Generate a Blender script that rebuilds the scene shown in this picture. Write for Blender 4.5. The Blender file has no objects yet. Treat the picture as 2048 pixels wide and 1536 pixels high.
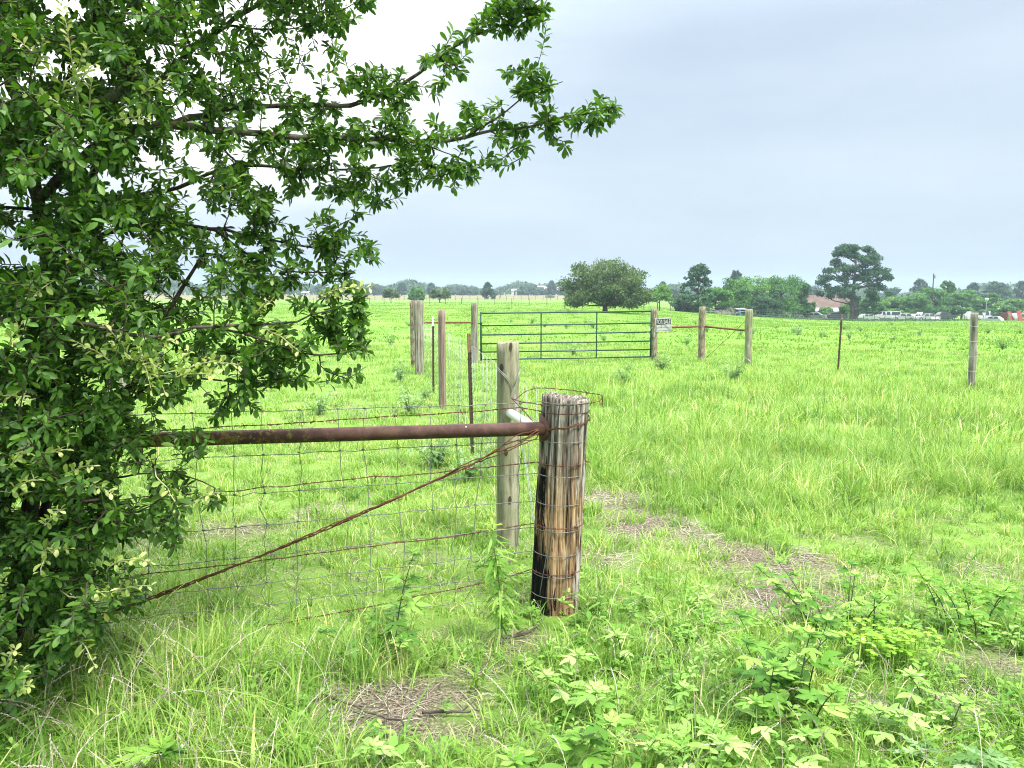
import bpy, math, random
import numpy as np
from mathutils import Vector, Matrix
R = math.radians
rng = np.random.default_rng(7)
random.seed(7)
scene = bpy.context.scene
COL = scene.collection

# ------------------------------------------------------------------ camera
CAM_H, PITCH, FPX = 1.75, R(6.65), 1538.0       # eye height (m), look-down, focal length for a 2048 px wide frame
cam_data = bpy.data.cameras.new("camera")
cam_data.sensor_width = 36.0
cam_data.lens = FPX / 2048 * 36.0
cam_data.clip_start, cam_data.clip_end = 0.05, 6000
cam = bpy.data.objects.new("camera", cam_data)
cam.location = (0, 0, CAM_H)
cam.rotation_euler = (R(90) - PITCH, 0, 0)
COL.objects.link(cam)
scene.camera = cam

# ------------------------------------------------------------------ sky, sun, exposure
SUN_EL, SUN_AZ = R(57), R(128)                   # azimuth from +Y towards +X
EXPOSURE = 1.65
scene.view_settings.view_transform = 'Standard'
scene.view_settings.look = 'None'
scene.view_settings.exposure = EXPOSURE
scene.view_settings.gamma = 1
sunl = bpy.data.lights.new("sun", 'SUN')
sunl.energy, sunl.angle, sunl.color = 2.3, R(17), (1.0, 0.95, 0.84)
sun = bpy.data.objects.new("sun", sunl)
COL.objects.link(sun)
sdir = Vector((math.sin(SUN_AZ) * math.cos(SUN_EL), math.cos(SUN_AZ) * math.cos(SUN_EL), math.sin(SUN_EL)))
sun.rotation_euler = sdir.to_track_quat('Z', 'Y').to_euler()
sun.location = (0, 0, 30)

world = bpy.data.worlds.new("World")
scene.world = world
world.use_nodes = True
wt = world.node_tree
wt.nodes.clear()
def wn(t, **k):
    n = wt.nodes.new(t)
    for a, b in k.items(): setattr(n, a, b)
    return n
sky = wn('ShaderNodeTexSky', sky_type='NISHITA', sun_disc=False, sun_elevation=SUN_EL, sun_rotation=SUN_AZ, dust_density=4.0, air_density=1.0)
bg1 = wn('ShaderNodeBackground'); bg1.inputs[1].default_value = 0.06
wt.links.new(sky.outputs[0], bg1.inputs[0])
tc = wn('ShaderNodeTexCoord')
mp = wn('ShaderNodeMapping'); mp.inputs['Scale'].default_value = (1.5, 1.5, 6.0)
wt.links.new(tc.outputs['Generated'], mp.inputs[0])
nz = wn('ShaderNodeTexNoise'); nz.inputs['Scale'].default_value = 1.1; nz.inputs['Detail'].default_value = 4; nz.inputs['Roughness'].default_value = 0.52
wt.links.new(mp.outputs[0], nz.inputs['Vector'])
# thin bright overcast: brighter towards a white cloud area front left and the zenith
dp = wn('ShaderNodeVectorMath', operation='DOT_PRODUCT'); wt.links.new(tc.outputs['Generated'], dp.inputs[0])
glow = Vector((math.sin(R(-30)) * math.cos(R(42)), math.cos(R(-30)) * math.cos(R(42)), math.sin(R(42))))
dp.inputs[1].default_value = glow
mr = wn('ShaderNodeMapRange'); mr.inputs[1].default_value = 0.71; mr.inputs[2].default_value = 1.0
mr.inputs[3].default_value = 0.0; mr.inputs[4].default_value = 1.0; mr.interpolation_type = 'SMOOTHSTEP'
wt.links.new(dp.outputs['Value'], mr.inputs[0])
ad = wn('ShaderNodeMath', operation='MULTIPLY_ADD'); ad.inputs[1].default_value = 0.95; ad.inputs[2].default_value = -0.40
wt.links.new(nz.outputs['Fac'], ad.inputs[0])
ad2 = wn('ShaderNodeMath', operation='ADD'); wt.links.new(mr.outputs[0], ad2.inputs[0]); wt.links.new(ad.outputs[0], ad2.inputs[1])
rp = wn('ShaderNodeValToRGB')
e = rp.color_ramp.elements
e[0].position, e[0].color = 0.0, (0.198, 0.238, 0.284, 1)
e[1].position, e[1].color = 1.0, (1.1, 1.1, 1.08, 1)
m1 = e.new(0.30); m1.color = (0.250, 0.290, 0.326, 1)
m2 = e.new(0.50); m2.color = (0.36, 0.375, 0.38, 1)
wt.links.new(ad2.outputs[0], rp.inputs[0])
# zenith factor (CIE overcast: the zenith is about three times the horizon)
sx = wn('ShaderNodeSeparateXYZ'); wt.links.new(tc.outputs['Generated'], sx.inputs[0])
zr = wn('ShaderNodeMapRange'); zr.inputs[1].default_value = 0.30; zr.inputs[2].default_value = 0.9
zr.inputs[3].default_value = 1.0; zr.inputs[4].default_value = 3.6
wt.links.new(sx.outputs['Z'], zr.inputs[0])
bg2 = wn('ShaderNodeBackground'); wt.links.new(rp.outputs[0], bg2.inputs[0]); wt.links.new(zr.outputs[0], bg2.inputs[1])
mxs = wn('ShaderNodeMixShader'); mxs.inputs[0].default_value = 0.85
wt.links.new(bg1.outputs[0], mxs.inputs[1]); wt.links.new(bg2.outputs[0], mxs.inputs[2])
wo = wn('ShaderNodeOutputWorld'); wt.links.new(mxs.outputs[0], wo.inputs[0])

cy = scene.cycles
cy.max_bounces, cy.diffuse_bounces, cy.glossy_bounces, cy.transmission_bounces = 6, 3, 2, 4
cy.use_denoising = True
cy.denoiser, cy.denoising_input_passes, cy.denoising_prefilter = 'OPENIMAGEDENOISE', 'RGB_ALBEDO_NORMAL', 'NONE'
cy.filter_width = 1.1
cy.transparent_max_bounces, cy.volume_bounces = 8, 0

# ------------------------------------------------------------------ geometry helpers
CP, SP = math.cos(PITCH), math.sin(PITCH)
def ray(px, py):
    a, b = (px - 1024) / FPX, (py - 768) / FPX
    return Vector((a, CP - b * SP, -SP - b * CP))
EYE = Vector((0, 0, CAM_H))
def at(px, py, y):
    d = ray(px, py); return EYE + d * (y / d.y)
def atz(px, py, z):
    d = ray(px, py); return EYE + d * ((z - CAM_H) / d.z)

def sstep(a, b, x):
    t = np.clip((x - a) / (b - a), 0, 1); return t * t * (3 - 2 * t)
def terrain(x, y):
    x = np.asarray(x, float); y = np.asarray(y, float)
    d = np.maximum(y, 0); u = x / np.maximum(y, 1.0)
    w = sstep(0.06, 0.46, u) * sstep(5, 20, y)
    z = -0.0265 * w * np.clip(d - 25, 0, 155)
    z = z + 0.0055 * np.clip(d - 210, 0, 600) * (1 - sstep(0.1, 0.3, u))
    z = z + 0.02 * np.sin(x * 1.3 + 1) * np.sin(y * 0.9) * sstep(3, 7, d) + 0.05 * np.sin(x * 0.21) * np.sin(y * 0.17 + 2) * sstep(20, 40, d)
    return z
def T(x, y): return float(terrain(x, y))
def ground(px, py):
    d = ray(px, py); lo = 1.0
    p = None
    for i in range(4000):
        q = EYE + d * lo
        if q.z <= T(q.x, q.y): return Vector((q.x, q.y, T(q.x, q.y)))
        lo *= 1.004
    return q
def on(px, y):                                   # the ground point at depth y seen in column px
    x = (px - 1024) / FPX * (y * CP + 1.75 * SP)
    return Vector((x, y, T(x, y)))

def tag(o, label=None, cat=None, group=None, kind=None):
    if label: o['label'] = label
    if cat: o['category'] = cat
    if group: o['group'] = group
    if kind: o['kind'] = kind
    return o
def link(o, parent=None, loc=None):
    COL.objects.link(o)
    if parent is not None: o.parent = parent
    if loc is not None: o.location = loc
    return o
def empty(name, loc=(0, 0, 0), label=None, cat=None, group=None, rz=0):
    o = bpy.data.objects.new(name, None); o.empty_display_size = 0.1
    link(o, None, loc); o.rotation_euler.z = rz
    return tag(o, label, cat, group)

class MB:
    """collects polygons of one part"""
    def __init__(s): s.v, s.f, s.a = [], [], []
    def add(s, vs, fs, rnd=0.5):
        n = len(s.v); s.v += [tuple(v) for v in vs]; s.f += [tuple(i + n for i in f) for f in fs]; s.a += [rnd] * len(fs)
    def box(s, c, d, M=None):
        x, y, z = d[0] / 2, d[1] / 2, d[2] / 2
        vs = [Vector((i * x, j * y, k * z)) for i in (-1, 1) for j in (-1, 1) for k in (-1, 1)]
        if M is not None: vs = [M @ v for v in vs]
        vs = [v + Vector(c) for v in vs]
        s.add(vs, [(0, 1, 3, 2), (4, 6, 7, 5), (0, 4, 5, 1), (2, 3, 7, 6), (0, 2, 6, 4), (1, 5, 7, 3)])
    def tube(s, pts, rad, n=8, caps=True, rnd=0.5):
        pts = [Vector(p) for p in pts]
        if not hasattr(rad, '__len__'): rad = [rad] * len(pts)
        vs, fs = [], []
        prev = None
        for i, p in enumerate(pts):
            t = (pts[min(i + 1, len(pts) - 1)] - pts[max(i - 1, 0)])
            if t.length < 1e-9: t = Vector((0, 0, 1))
            t.normalize()
            if prev is None:
                a = Vector((0, 0, 1)) if abs(t.z) < 0.9 else Vector((1, 0, 0))
                u = t.cross(a).normalized()
            else:
                u = (prev - t * prev.dot(t)).normalized()
            w = t.cross(u); prev = u
            for k in range(n):
                an = 2 * math.pi * k / n
                vs.append(p + (u * math.cos(an) + w * math.sin(an)) * rad[i])
        for i in range(len(pts) - 1):
            for k in range(n):
                k2 = (k + 1) % n
                fs.append((i * n + k, i * n + k2, (i + 1) * n + k2, (i + 1) * n + k))
        if caps:
            fs.append(tuple(reversed(range(n)))); fs.append(tuple(range((len(pts) - 1) * n, len(pts) * n)))
        s.add(vs, fs, rnd)
    def prism(s, poly, y0, y1):                   # polygon in x,z extruded along y
        n = len(poly)
        vs = [(x, y0, z) for x, z in poly] + [(x, y1, z) for x, z in poly]
        fs = [tuple(range(n)), tuple(reversed(range(n, 2 * n)))] + [(i, i + n, (i + 1) % n + n, (i + 1) % n) for i in range(n)]
        s.add(vs, fs)
    def build(s, name, mat, parent=None, loc=None, smooth=False):
        me = bpy.data.meshes.new(name)
        me.from_pydata(s.v, [], s.f); me.update()
        if smooth: me.polygons.foreach_set("use_smooth", [True] * len(me.polygons))
        at_ = me.attributes.new("rnd", 'FLOAT', 'FACE'); at_.data.foreach_set("value", s.a)
        me.materials.append(mat)
        return link(bpy.data.objects.new(name, me), parent, loc)

def np_mesh(name, V, quads=None, tris=None, rnd_q=None, rnd_t=None, mat=None, smooth=False):
    me = bpy.data.meshes.new(name)
    V = np.ascontiguousarray(V, np.float32)
    q = np.zeros((0, 4), np.int32) if quads is None else np.asarray(quads, np.int32)
    t = np.zeros((0, 3), np.int32) if tris is None else np.asarray(tris, np.int32)
    me.vertices.add(len(V)); me.vertices.foreach_set("co", V.ravel())
    me.loops.add(q.size + t.size); me.loops.foreach_set("vertex_index", np.concatenate([q.ravel(), t.ravel()]).astype(np.int32))
    me.polygons.add(len(q) + len(t))
    ls = np.concatenate([np.arange(len(q)) * 4, q.size + np.arange(len(t)) * 3]).astype(np.int32)
    me.polygons.foreach_set("loop_start", ls)
    if smooth: me.polygons.foreach_set("use_smooth", np.ones(len(ls), bool))
    me.update(calc_edges=True)
    rq = np.full(len(q), 0.5) if rnd_q is None else rnd_q
    rt = np.full(len(t), 0.5) if rnd_t is None else rnd_t
    a = me.attributes.new("rnd", 'FLOAT', 'FACE'); a.data.foreach_set("value", np.concatenate([rq, rt]).astype(np.float32))
    if mat: me.materials.append(mat)
    return me

# ------------------------------------------------------------------ materials
class NT:
    def __init__(s, name):
        s.m = bpy.data.materials.new(name); s.m.use_nodes = True; s.t = s.m.node_tree; s.t.nodes.clear()
        s.out = s.t.nodes.new('ShaderNodeOutputMaterial')
    def n(s, t, **k):
        o = s.t.nodes.new(t)
        for a, b in k.items(): setattr(o, a, b)
        return o
    def l(s, a, b): s.t.links.new(a, b)
    def noise(s, scale, detail=3, rough=0.5, coord='Object', mapscale=None, loc=(0, 0, 0)):
        tc = s.n('ShaderNodeTexCoord'); mp = s.n('ShaderNodeMapping'); mp.inputs['Scale'].default_value = mapscale or (1, 1, 1)
        mp.inputs['Location'].default_value = loc
        s.l(tc.outputs[coord], mp.inputs[0])
        nz = s.n('ShaderNodeTexNoise'); nz.inputs['Scale'].default_value = scale; nz.inputs['Detail'].default_value = detail; nz.inputs['Roughness'].default_value = rough
        s.l(mp.outputs[0], nz.inputs['Vector']); return nz.outputs['Fac']
    def wnoise(s, scale, detail=3, rough=0.5):
        g = s.n('ShaderNodeNewGeometry')
        nz = s.n('ShaderNodeTexNoise'); nz.inputs['Scale'].default_value = scale; nz.inputs['Detail'].default_value = detail; nz.inputs['Roughness'].default_value = rough
        s.l(g.outputs['Position'], nz.inputs['Vector']); return nz.outputs['Fac']
    def ramp(s, fac, stops, interp='LINEAR'):
        r = s.n('ShaderNodeValToRGB'); r.color_ramp.interpolation = interp
        e = r.color_ramp.elements
        e[0].position, e[1].position = stops[0][0], stops[-1][0]
        e[0].color, e[1].color = (*stops[0][1], 1), (*stops[-1][1], 1)
        for p, c in stops[1:-1]: e.new(p).color = (*c, 1)
        s.l(fac, r.inputs[0]); return r.outputs[0]
    def mix(s, f, a, b, mode='MIX'):
        m = s.n('ShaderNodeMix', data_type='RGBA', blend_type=mode)
        for sock, v in ((m.inputs[0], f), (m.inputs[6], a), (m.inputs[7], b)):
            if isinstance(v, (int, float)): sock.default_value = v
            elif isinstance(v, tuple): sock.default_value = (*v, 1)
            else: s.l(v, sock)
        return m.outputs[2]
    def math(s, op, a, b=None, c=None):
        m = s.n('ShaderNodeMath', operation=op)
        for sock, v in zip(m.inputs, (a, b, c)):
            if v is None: continue
            if isinstance(v, (int, float)): sock.default_value = v
            else: s.l(v, sock)
        return m.outputs[0]
    def range(s, v, a, b, c=0.0, d=1.0):
        m = s.n('ShaderNodeMapRange'); s.l(v, m.inputs[0])
        for i, x in enumerate((a, b, c, d)): m.inputs[i + 1].default_value = x
        return m.outputs[0]
    def principled(s, col, rough=0.6, metal=0.0, spec=0.5, bump=None, bstr=0.4, bdist=0.01):
        p = s.n('ShaderNodeBsdfPrincipled')
        if isinstance(col, tuple): p.inputs['Base Color'].default_value = (*col, 1)
        else: s.l(col, p.inputs['Base Color'])
        if isinstance(rough, (int, float)): p.inputs['Roughness'].default_value = rough
        else: s.l(rough, p.inputs['Roughness'])
        p.inputs['Metallic'].default_value = metal; p.inputs['Specular IOR Level'].default_value = spec
        if bump is not None:
            b = s.n('ShaderNodeBump'); b.inputs['Strength'].default_value = bstr; b.inputs['Distance'].default_value = bdist
            s.l(bump, b.inputs['Height']); s.l(b.outputs[0], p.inputs['Normal'])
        return p
    def done(s, sh):
        s.l(sh.outputs[0], s.out.inputs[0]); return s.m

def m_plain(name, col, rough=0.6, metal=0.0, spec=0.5, var=0.25, scale=6.0, bstr=0.0):
    t = NT(name); f = t.noise(scale, 4)
    c = t.mix(f, tuple(x * (1 - var) for x in col), tuple(min(1, x * (1 + var)) for x in col))
    return t.done(t.principled(c, rough, metal, spec, f if bstr else None, bstr))
def m_leaf(name, stops, trans=0.3, rough=0.45, spec=0.4, tcol=(1.25, 1.35, 0.6), wscale=None, wvar=0.35, objrand=0.0, up=0.0):
    """stops: ramp over the per-leaf random value"""
    t = NT(name)
    at_ = t.n('ShaderNodeAttribute', attribute_name='rnd')
    fac = at_.outputs['Fac']
    if objrand:
        oi = t.n('ShaderNodeObjectInfo')
        fac = t.math('ADD', t.math('MULTIPLY', fac, 1 - objrand), t.math('MULTIPLY', oi.outputs['Random'], objrand))
    if wscale:
        w = t.wnoise(wscale, 3)
        fac = t.math('ADD', fac, t.math('MULTIPLY', t.math('SUBTRACT', w, 0.5), wvar * 2))
    c = t.ramp(fac, stops)
    p = t.principled(c, rough, 0, spec)
    if up:                                       # brightening put into the shading: leaf normals bent towards the sky
        g = t.n('ShaderNodeNewGeometry'); av = t.n('ShaderNodeVectorMath', operation='ADD'); av.inputs[1].default_value = (0, 0, up)
        nn = t.n('ShaderNodeVectorMath', operation='NORMALIZE')
        t.l(g.outputs['Normal'], av.inputs[0]); t.l(av.outputs[0], nn.inputs[0]); t.l(nn.outputs[0], p.inputs['Normal'])
    tr = t.n('ShaderNodeBsdfTranslucent'); t.l(t.mix(1.0, c, tcol, 'MULTIPLY'), tr.inputs[0])
    mx = t.n('ShaderNodeMixShader'); mx.inputs[0].default_value = trans
    t.l(p.outputs[0], mx.inputs[1]); t.l(tr.outputs[0], mx.inputs[2])
    return t.done(mx)

def m_wood(name, dark, mid, light, moss=None, mossamt=0.4, grain=(16, 16, 1.0), seed=0.0):
    t = NT(name)
    g = t.noise(2.2, 6, 0.65, mapscale=grain, loc=(seed, seed * 2, seed))
    c = t.ramp(g, [(0.34, dark), (0.46, mid), (0.58, light), (0.72, mid)])
    b = t.noise(3.0, 4, 0.6, mapscale=(1.5, 1.5, 1), loc=(seed * 3, 1, seed))
    c = t.mix(t.range(b, 0.4, 0.7, 0, 0.6), c, mid)
    if moss:
        mo = t.noise(7, 5, 0.7, loc=(seed, 4, 2)); c = t.mix(t.range(mo, 1 - mossamt - 0.12, 1 - mossamt + 0.12, 0, 0.75), c, moss)
    return t.done(t.principled(c, 0.85, 0, 0.2, g, 0.8, 0.01))

M = {}
def rust_mat(name, a, b, c, lichen=False):
    t = NT(name); f = t.noise(14, 6, 0.65); col = t.ramp(f, [(0.3, a), (0.5, b), (0.72, c)])
    if lichen:
        sx = t.n('ShaderNodeSeparateXYZ'); tc = t.n('ShaderNodeTexCoord'); t.l(tc.outputs['Object'], sx.inputs[0])
        k = t.range(sx.outputs['X'], -0.7, -1.9, 0, 0.22)
        ln = t.noise(34, 5, 0.75, loc=(3, 3, 3))
        col = t.mix(t.range(t.math('ADD', ln, k), 0.66, 0.74, 0, 0.85), col, (0.22, 0.17, 0.03))
        wn_ = t.noise(46, 3, 0.6, loc=(9, 1, 5)); col = t.mix(t.range(t.math('ADD', wn_, t.math('MULTIPLY', k, 0.45)), 0.76, 0.79), col, (0.55, 0.58, 0.52))
    return t.done(t.principled(col, 0.7, 0.15, 0.35, f, 0.35, 0.004))
M['rust_pipe'] = rust_mat('rusty pipe', (0.040, 0.020, 0.016), (0.075, 0.036, 0.029), (0.125, 0.066, 0.053), True)
M['rust_far'] = rust_mat('rusty far pipe', (0.10, 0.035, 0.02), (0.16, 0.06, 0.03), (0.24, 0.11, 0.06))
M['rust_wire'] = rust_mat('rusty wire', (0.045, 0.018, 0.010), (0.11, 0.042, 0.020), (0.20, 0.085, 0.04))
M['galv'] = m_plain('galvanised wire', (0.30, 0.32, 0.32), 0.45, 0.5, 0.5, 0.3, 20)
M['galv_dark'] = m_plain('weathered wire', (0.20, 0.20, 0.195), 0.6, 0.4, 0.4, 0.4, 12)
M['galv_light'] = m_plain('bright galvanised wire', (0.55, 0.57, 0.57), 0.5, 0.3, 0.5, 0.2, 20)
M['white_pipe'] = m_plain('white painted pipe', (0.72, 0.72, 0.70), 0.4, 0, 0.5, 0.08, 12)
M['gate_green'] = m_plain('green gate paint', (0.004, 0.048, 0.040), 0.35, 0, 0.5, 0.25, 3)
M['tpost'] = m_plain('steel post paint', (0.055, 0.036, 0.024), 0.65, 0.1, 0.4, 0.4, 9)
M['tpost_rust'] = m_plain('steel post rust', (0.19, 0.115, 0.075), 0.8, 0, 0.3, 0.35, 22)
M['sign_white'] = m_plain('weathered sign white', (0.44, 0.44, 0.43), 0.6, 0, 0.3, 0.08, 8)
M['white'] = m_plain('white paint', (0.58, 0.58, 0.57), 0.5, 0, 0.4, 0.08, 8)
M['black'] = m_plain('black print', (0.012, 0.012, 0.014), 0.5, 0, 0.4, 0.2, 8)
M['wood_green'] = m_wood('pale green weathered post', (0.05, 0.045, 0.03), (0.21, 0.195, 0.13), (0.40, 0.38, 0.29), (0.22, 0.24, 0.13), 0.45, (11, 11, 1.4), 1.3)
M['wood_grey'] = m_wood('grey weathered post', (0.045, 0.035, 0.028), (0.18, 0.155, 0.125), (0.38, 0.35, 0.30), (0.25, 0.27, 0.20), 0.38, (16, 16, 1.0), 2.7)
M['wood_pink'] = m_wood('pinkish brown post', (0.07, 0.045, 0.036), (0.20, 0.14, 0.115), (0.33, 0.26, 0.22), None, 0.3, (18, 18, 0.8), 4.1)
M['wood_bark'] = m_wood('flaky bark post', (0.06, 0.045, 0.03), (0.20, 0.16, 0.11), (0.40, 0.35, 0.26), None, 0.3, (10, 10, 3.0), 6.6)
M['bark'] = m_wood('tree bark', (0.022, 0.017, 0.013), (0.06, 0.048, 0.038), (0.13, 0.11, 0.09), (0.12, 0.13, 0.10), 0.3, (9, 9, 4), 0.3)
M['bark_far'] = m_wood('far bark', (0.03, 0.025, 0.02), (0.08, 0.065, 0.055), (0.15, 0.125, 0.10), None, 0.3, (3, 3, 1), 0.9)
# ------------------------------------------------------------------ ground
PATCH = []                                         # bare, straw-covered patches of the verge: (x, y, rx, ry, strength)
for px, py, rx, ry, st in [(1290, 1050, .42, .55, 1), (1240, 1000, .45, .45, 1), (1540, 1115, .5, .32, 1), (1570, 1200, .5, .3, 1), (1640, 1150, .4, .3, .8), (1360, 1075, .35, .3, .9), (1480, 1230, .3, .14, .6), (1420, 1130, .3, .2, .6), (1190, 1120, .25, .25, .7),
        (830, 1400, .38, .2, 1), (760, 1440, .36, .16, 1), (900, 1470, .3, .12, .9), (1030, 1290, .28, .16, .9), (950, 1350, .25, .12, .7), (900, 1270, .3, .15, .6), (1960, 1330, .36, .2, 1), (1950, 1410, .25, .12, .8),
        (500, 1055, .55, .22, .75), (640, 1022, .3, .25, .75), (830, 1110, .3, .2, .5), (300, 1080, .4, .3, .6), (1700, 1400, .25, .1, .7), (1310, 1480, .2, .06, .7), (1060, 1420, .2, .08, .5), (1290, 940, .5, .6, .6),
        (1760, 1080, .4, .3, .4), (2000, 1130, .4, .3, .4), (1290, 930, .4, .4, .4), (610, 740, 1.5, 2.0, .35), (1600, 800, 1.5, 1.0, .25)]:
    p = ground(px, py); PATCH.append((p.x, p.y, rx * .86, ry * .86, st))
def vnoise(x, y, s, seed):
    r = np.random.default_rng(seed); out = 0
    for k in range(5):
        a = r.uniform(0, 2 * np.pi); f = s * r.uniform(.6, 1.6); ph = r.uniform(0, 6.28)
        out = out + np.sin((x * np.cos(a) + y * np.sin(a)) * f + ph + 1.3 * np.sin((x * np.sin(a) - y * np.cos(a)) * f * .7 + ph))
    return out / 5
def bare(x, y):
    b = np.zeros_like(np.asarray(x, float))
    n = vnoise(x, y, 7, 3) * .7 + vnoise(x, y, 17, 4) * .6
    for (a, c, rx, ry, st) in PATCH:
        q = ((x - a) / rx) ** 2 + ((y - c) / ry) ** 2
        b = np.maximum(b, st * (1 - sstep(.35, 1.5, q + n * .8)))
    return b
rr = np.concatenate([[0.0], 0.5 * 1.045 ** np.arange(0, 182)])
rr = rr[rr < 1500]; NA = 288
ang = np.linspace(0, 2 * np.pi, NA, endpoint=False)
RR, AA = np.meshgrid(rr[1:], ang, indexing='ij')
gx, gy = (RR * np.sin(AA)).ravel(), (RR * np.cos(AA)).ravel()
gx = np.append(gx, 0); gy = np.append(gy, 0)
V = np.stack([gx, gy, terrain(gx, gy)], 1)
nr = len(rr) - 1
i, k = np.meshgrid(np.arange(nr - 1), np.arange(NA), indexing='ij'); i, k = i.ravel(), k.ravel(); k2 = (k + 1) % NA
quads = np.stack([i * NA + k, i * NA + k2, (i + 1) * NA + k2, (i + 1) * NA + k], 1)[:, ::-1]
k = np.arange(NA); tris = np.stack([np.full(NA, len(V) - 1), (k + 1) % NA, k], 1)
t = NT('pasture soil and turf')
geo = t.n('ShaderNodeNewGeometry'); sp = t.n('ShaderNodeSeparateXYZ'); t.l(geo.outputs['Position'], sp.inputs[0])
n1 = t.wnoise(9, 6, .7); n2 = t.wnoise(.35, 5, .6); n3 = t.wnoise(60, 4, .7); n4 = t.wnoise(.06, 4, .6)
soil = t.ramp(n3, [(.36, (.028, .023, .017)), (.5, (.13, .105, .075)), (.66, (.34, .29, .22))])
turf = t.ramp(n1, [(.3, (.09, .17, .025)), (.55, (.17, .30, .045)), (.75, (.25, .37, .08))])
far = t.ramp(t.math('ADD', t.math('MULTIPLY', n2, .6), t.math('MULTIPLY', n4, .4)), [(.35, (.10, .21, .035)), (.5, (.15, .29, .045)), (.66, (.23, .36, .07))])
ba = t.n('ShaderNodeAttribute', attribute_name='bare')
turf = t.mix(ba.outputs['Fac'], t.mix(t.range(n1, .45, .62, 0, .5), turf, soil), soil)
c = t.mix(t.range(sp.outputs['Y'], 9, 30), turf, far)
tan = t.ramp(n2, [(.35, (.14, .15, .06)), (.6, (.21, .19, .09))])
wob = t.math('ADD', sp.outputs['Y'], t.math('MULTIPLY', t.math('SUBTRACT', n4, .5), 30))
tf = t.range(wob, 222, 232); tx = t.range(sp.outputs['X'], 60, 25)
c = t.mix(t.math('MULTIPLY', tf, tx), c, tan)
gm = t.done(t.principled(c, .95, 0, .1, n3, .5, .03))
me = np_mesh('ground', V, quads, tris, mat=gm, smooth=True)
a = me.attributes.new('bare', 'FLOAT', 'POINT'); a.data.foreach_set('value', (bare(gx, gy) * (np.hypot(gx, gy) < 30)).astype(np.float32))
go = link(bpy.data.objects.new('ground', me)); tag(go, kind='structure')

# ------------------------------------------------------------------ grass
def blade_mesh(name, bx, by, h, w, lean, la, mat, levels=3, rnd=None, flat=0.0, seed=0, z0=None):
    g = np.random.default_rng(seed); n = len(bx)
    fa = la + np.pi / 2 + g.normal(0, .6, n)
    if z0 is None: z0 = terrain(bx, by) - .01
    ca, sa, cf, sf = np.cos(la), np.sin(la), np.cos(fa), np.sin(fa)
    m = 2 * levels + 1
    V = np.zeros((n, m, 3), np.float32)
    for j, tt in enumerate(np.linspace(0, 1, levels + 1)):
        out = lean * h * tt ** 1.8; z = h * (tt - .45 * np.minimum(lean, 1.6) * tt ** 2.4)
        if flat: z = z * (1 - flat) + .012; out = h * tt
        px, py = bx + out * ca, by + out * sa
        wj = w * (1 - tt ** 1.7) / 2
        if j < levels:
            V[:, 2 * j] = np.stack([px - wj * cf, py - wj * sf, z0 + z], 1)
            V[:, 2 * j + 1] = np.stack([px + wj * cf, py + wj * sf, z0 + z], 1)
        else: V[:, 2 * levels] = np.stack([px, py, z0 + z], 1)
    base = (np.arange(n, dtype=np.int32) * m)[:, None]
    Q = np.concatenate([base + np.array([[2 * j, 2 * j + 1, 2 * j + 3, 2 * j + 2]], np.int32) for j in range(levels - 1)])
    Tn = base + np.array([[2 * levels - 2, 2 * levels - 1, 2 * levels]], np.int32)
    if rnd is None: rnd = g.uniform(0, 1, n)
    me = np_mesh(name, V.reshape(-1, 3), Q, Tn, np.tile(rnd, levels - 1), rnd, mat, True)
    return bpy.data.objects.new(name, me)
GREEN = [(0.0, (.045, .12, .016)), (.3, (.14, .28, .036)), (.65, (.26, .43, .070)), (.85, (.46, .56, .16)), (1.0, (.62, .56, .32))]
M['grass'] = m_leaf('meadow grass', GREEN, .35, .55, .3, (1.2, 1.2, .6), 1.1, .34, up=.55)
M['grass_far'] = m_leaf('far meadow grass', [(0, (.10, .22, .025)), (.5, (.18, .33, .04)), (1, (.28, .41, .08))], .35, .6, .15, (1.2, 1.2, .6), .14, .3, up=1.3)
M['straw'] = m_leaf('dead straw', [(0, (.10, .085, .065)), (.5, (.32, .275, .21)), (1, (.64, .58, .48))], .15, .7, .2, (1, 1, 1), None, 0, up=.6)
def zone(n, d0, d1, half, seed):
    g = np.random.default_rng(seed)
    d = np.sqrt(g.uniform(d0 * d0, d1 * d1, n)); a = g.uniform(-half, half, n) * R(1)
    return d * np.sin(a), d * np.cos(a), g
def height(x, y):                                   # how tall the sward stands
    lush = sstep(.1, 1.2, x + .05 * y) * sstep(5.4, 7.0, y) * (1 - sstep(12, 20, y))
    h = .085 + .11 * lush + .015 * (1 - sstep(3.3, 4.2, y)) + .06 * sstep(.1, -.8, x) * (1 - sstep(3.4, 4.0, y))
    return (h * (1 + .40 * vnoise(x, y, 2.2, 21) + .35 * vnoise(x, y, 6, 22))).clip(.05, .45)
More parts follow.
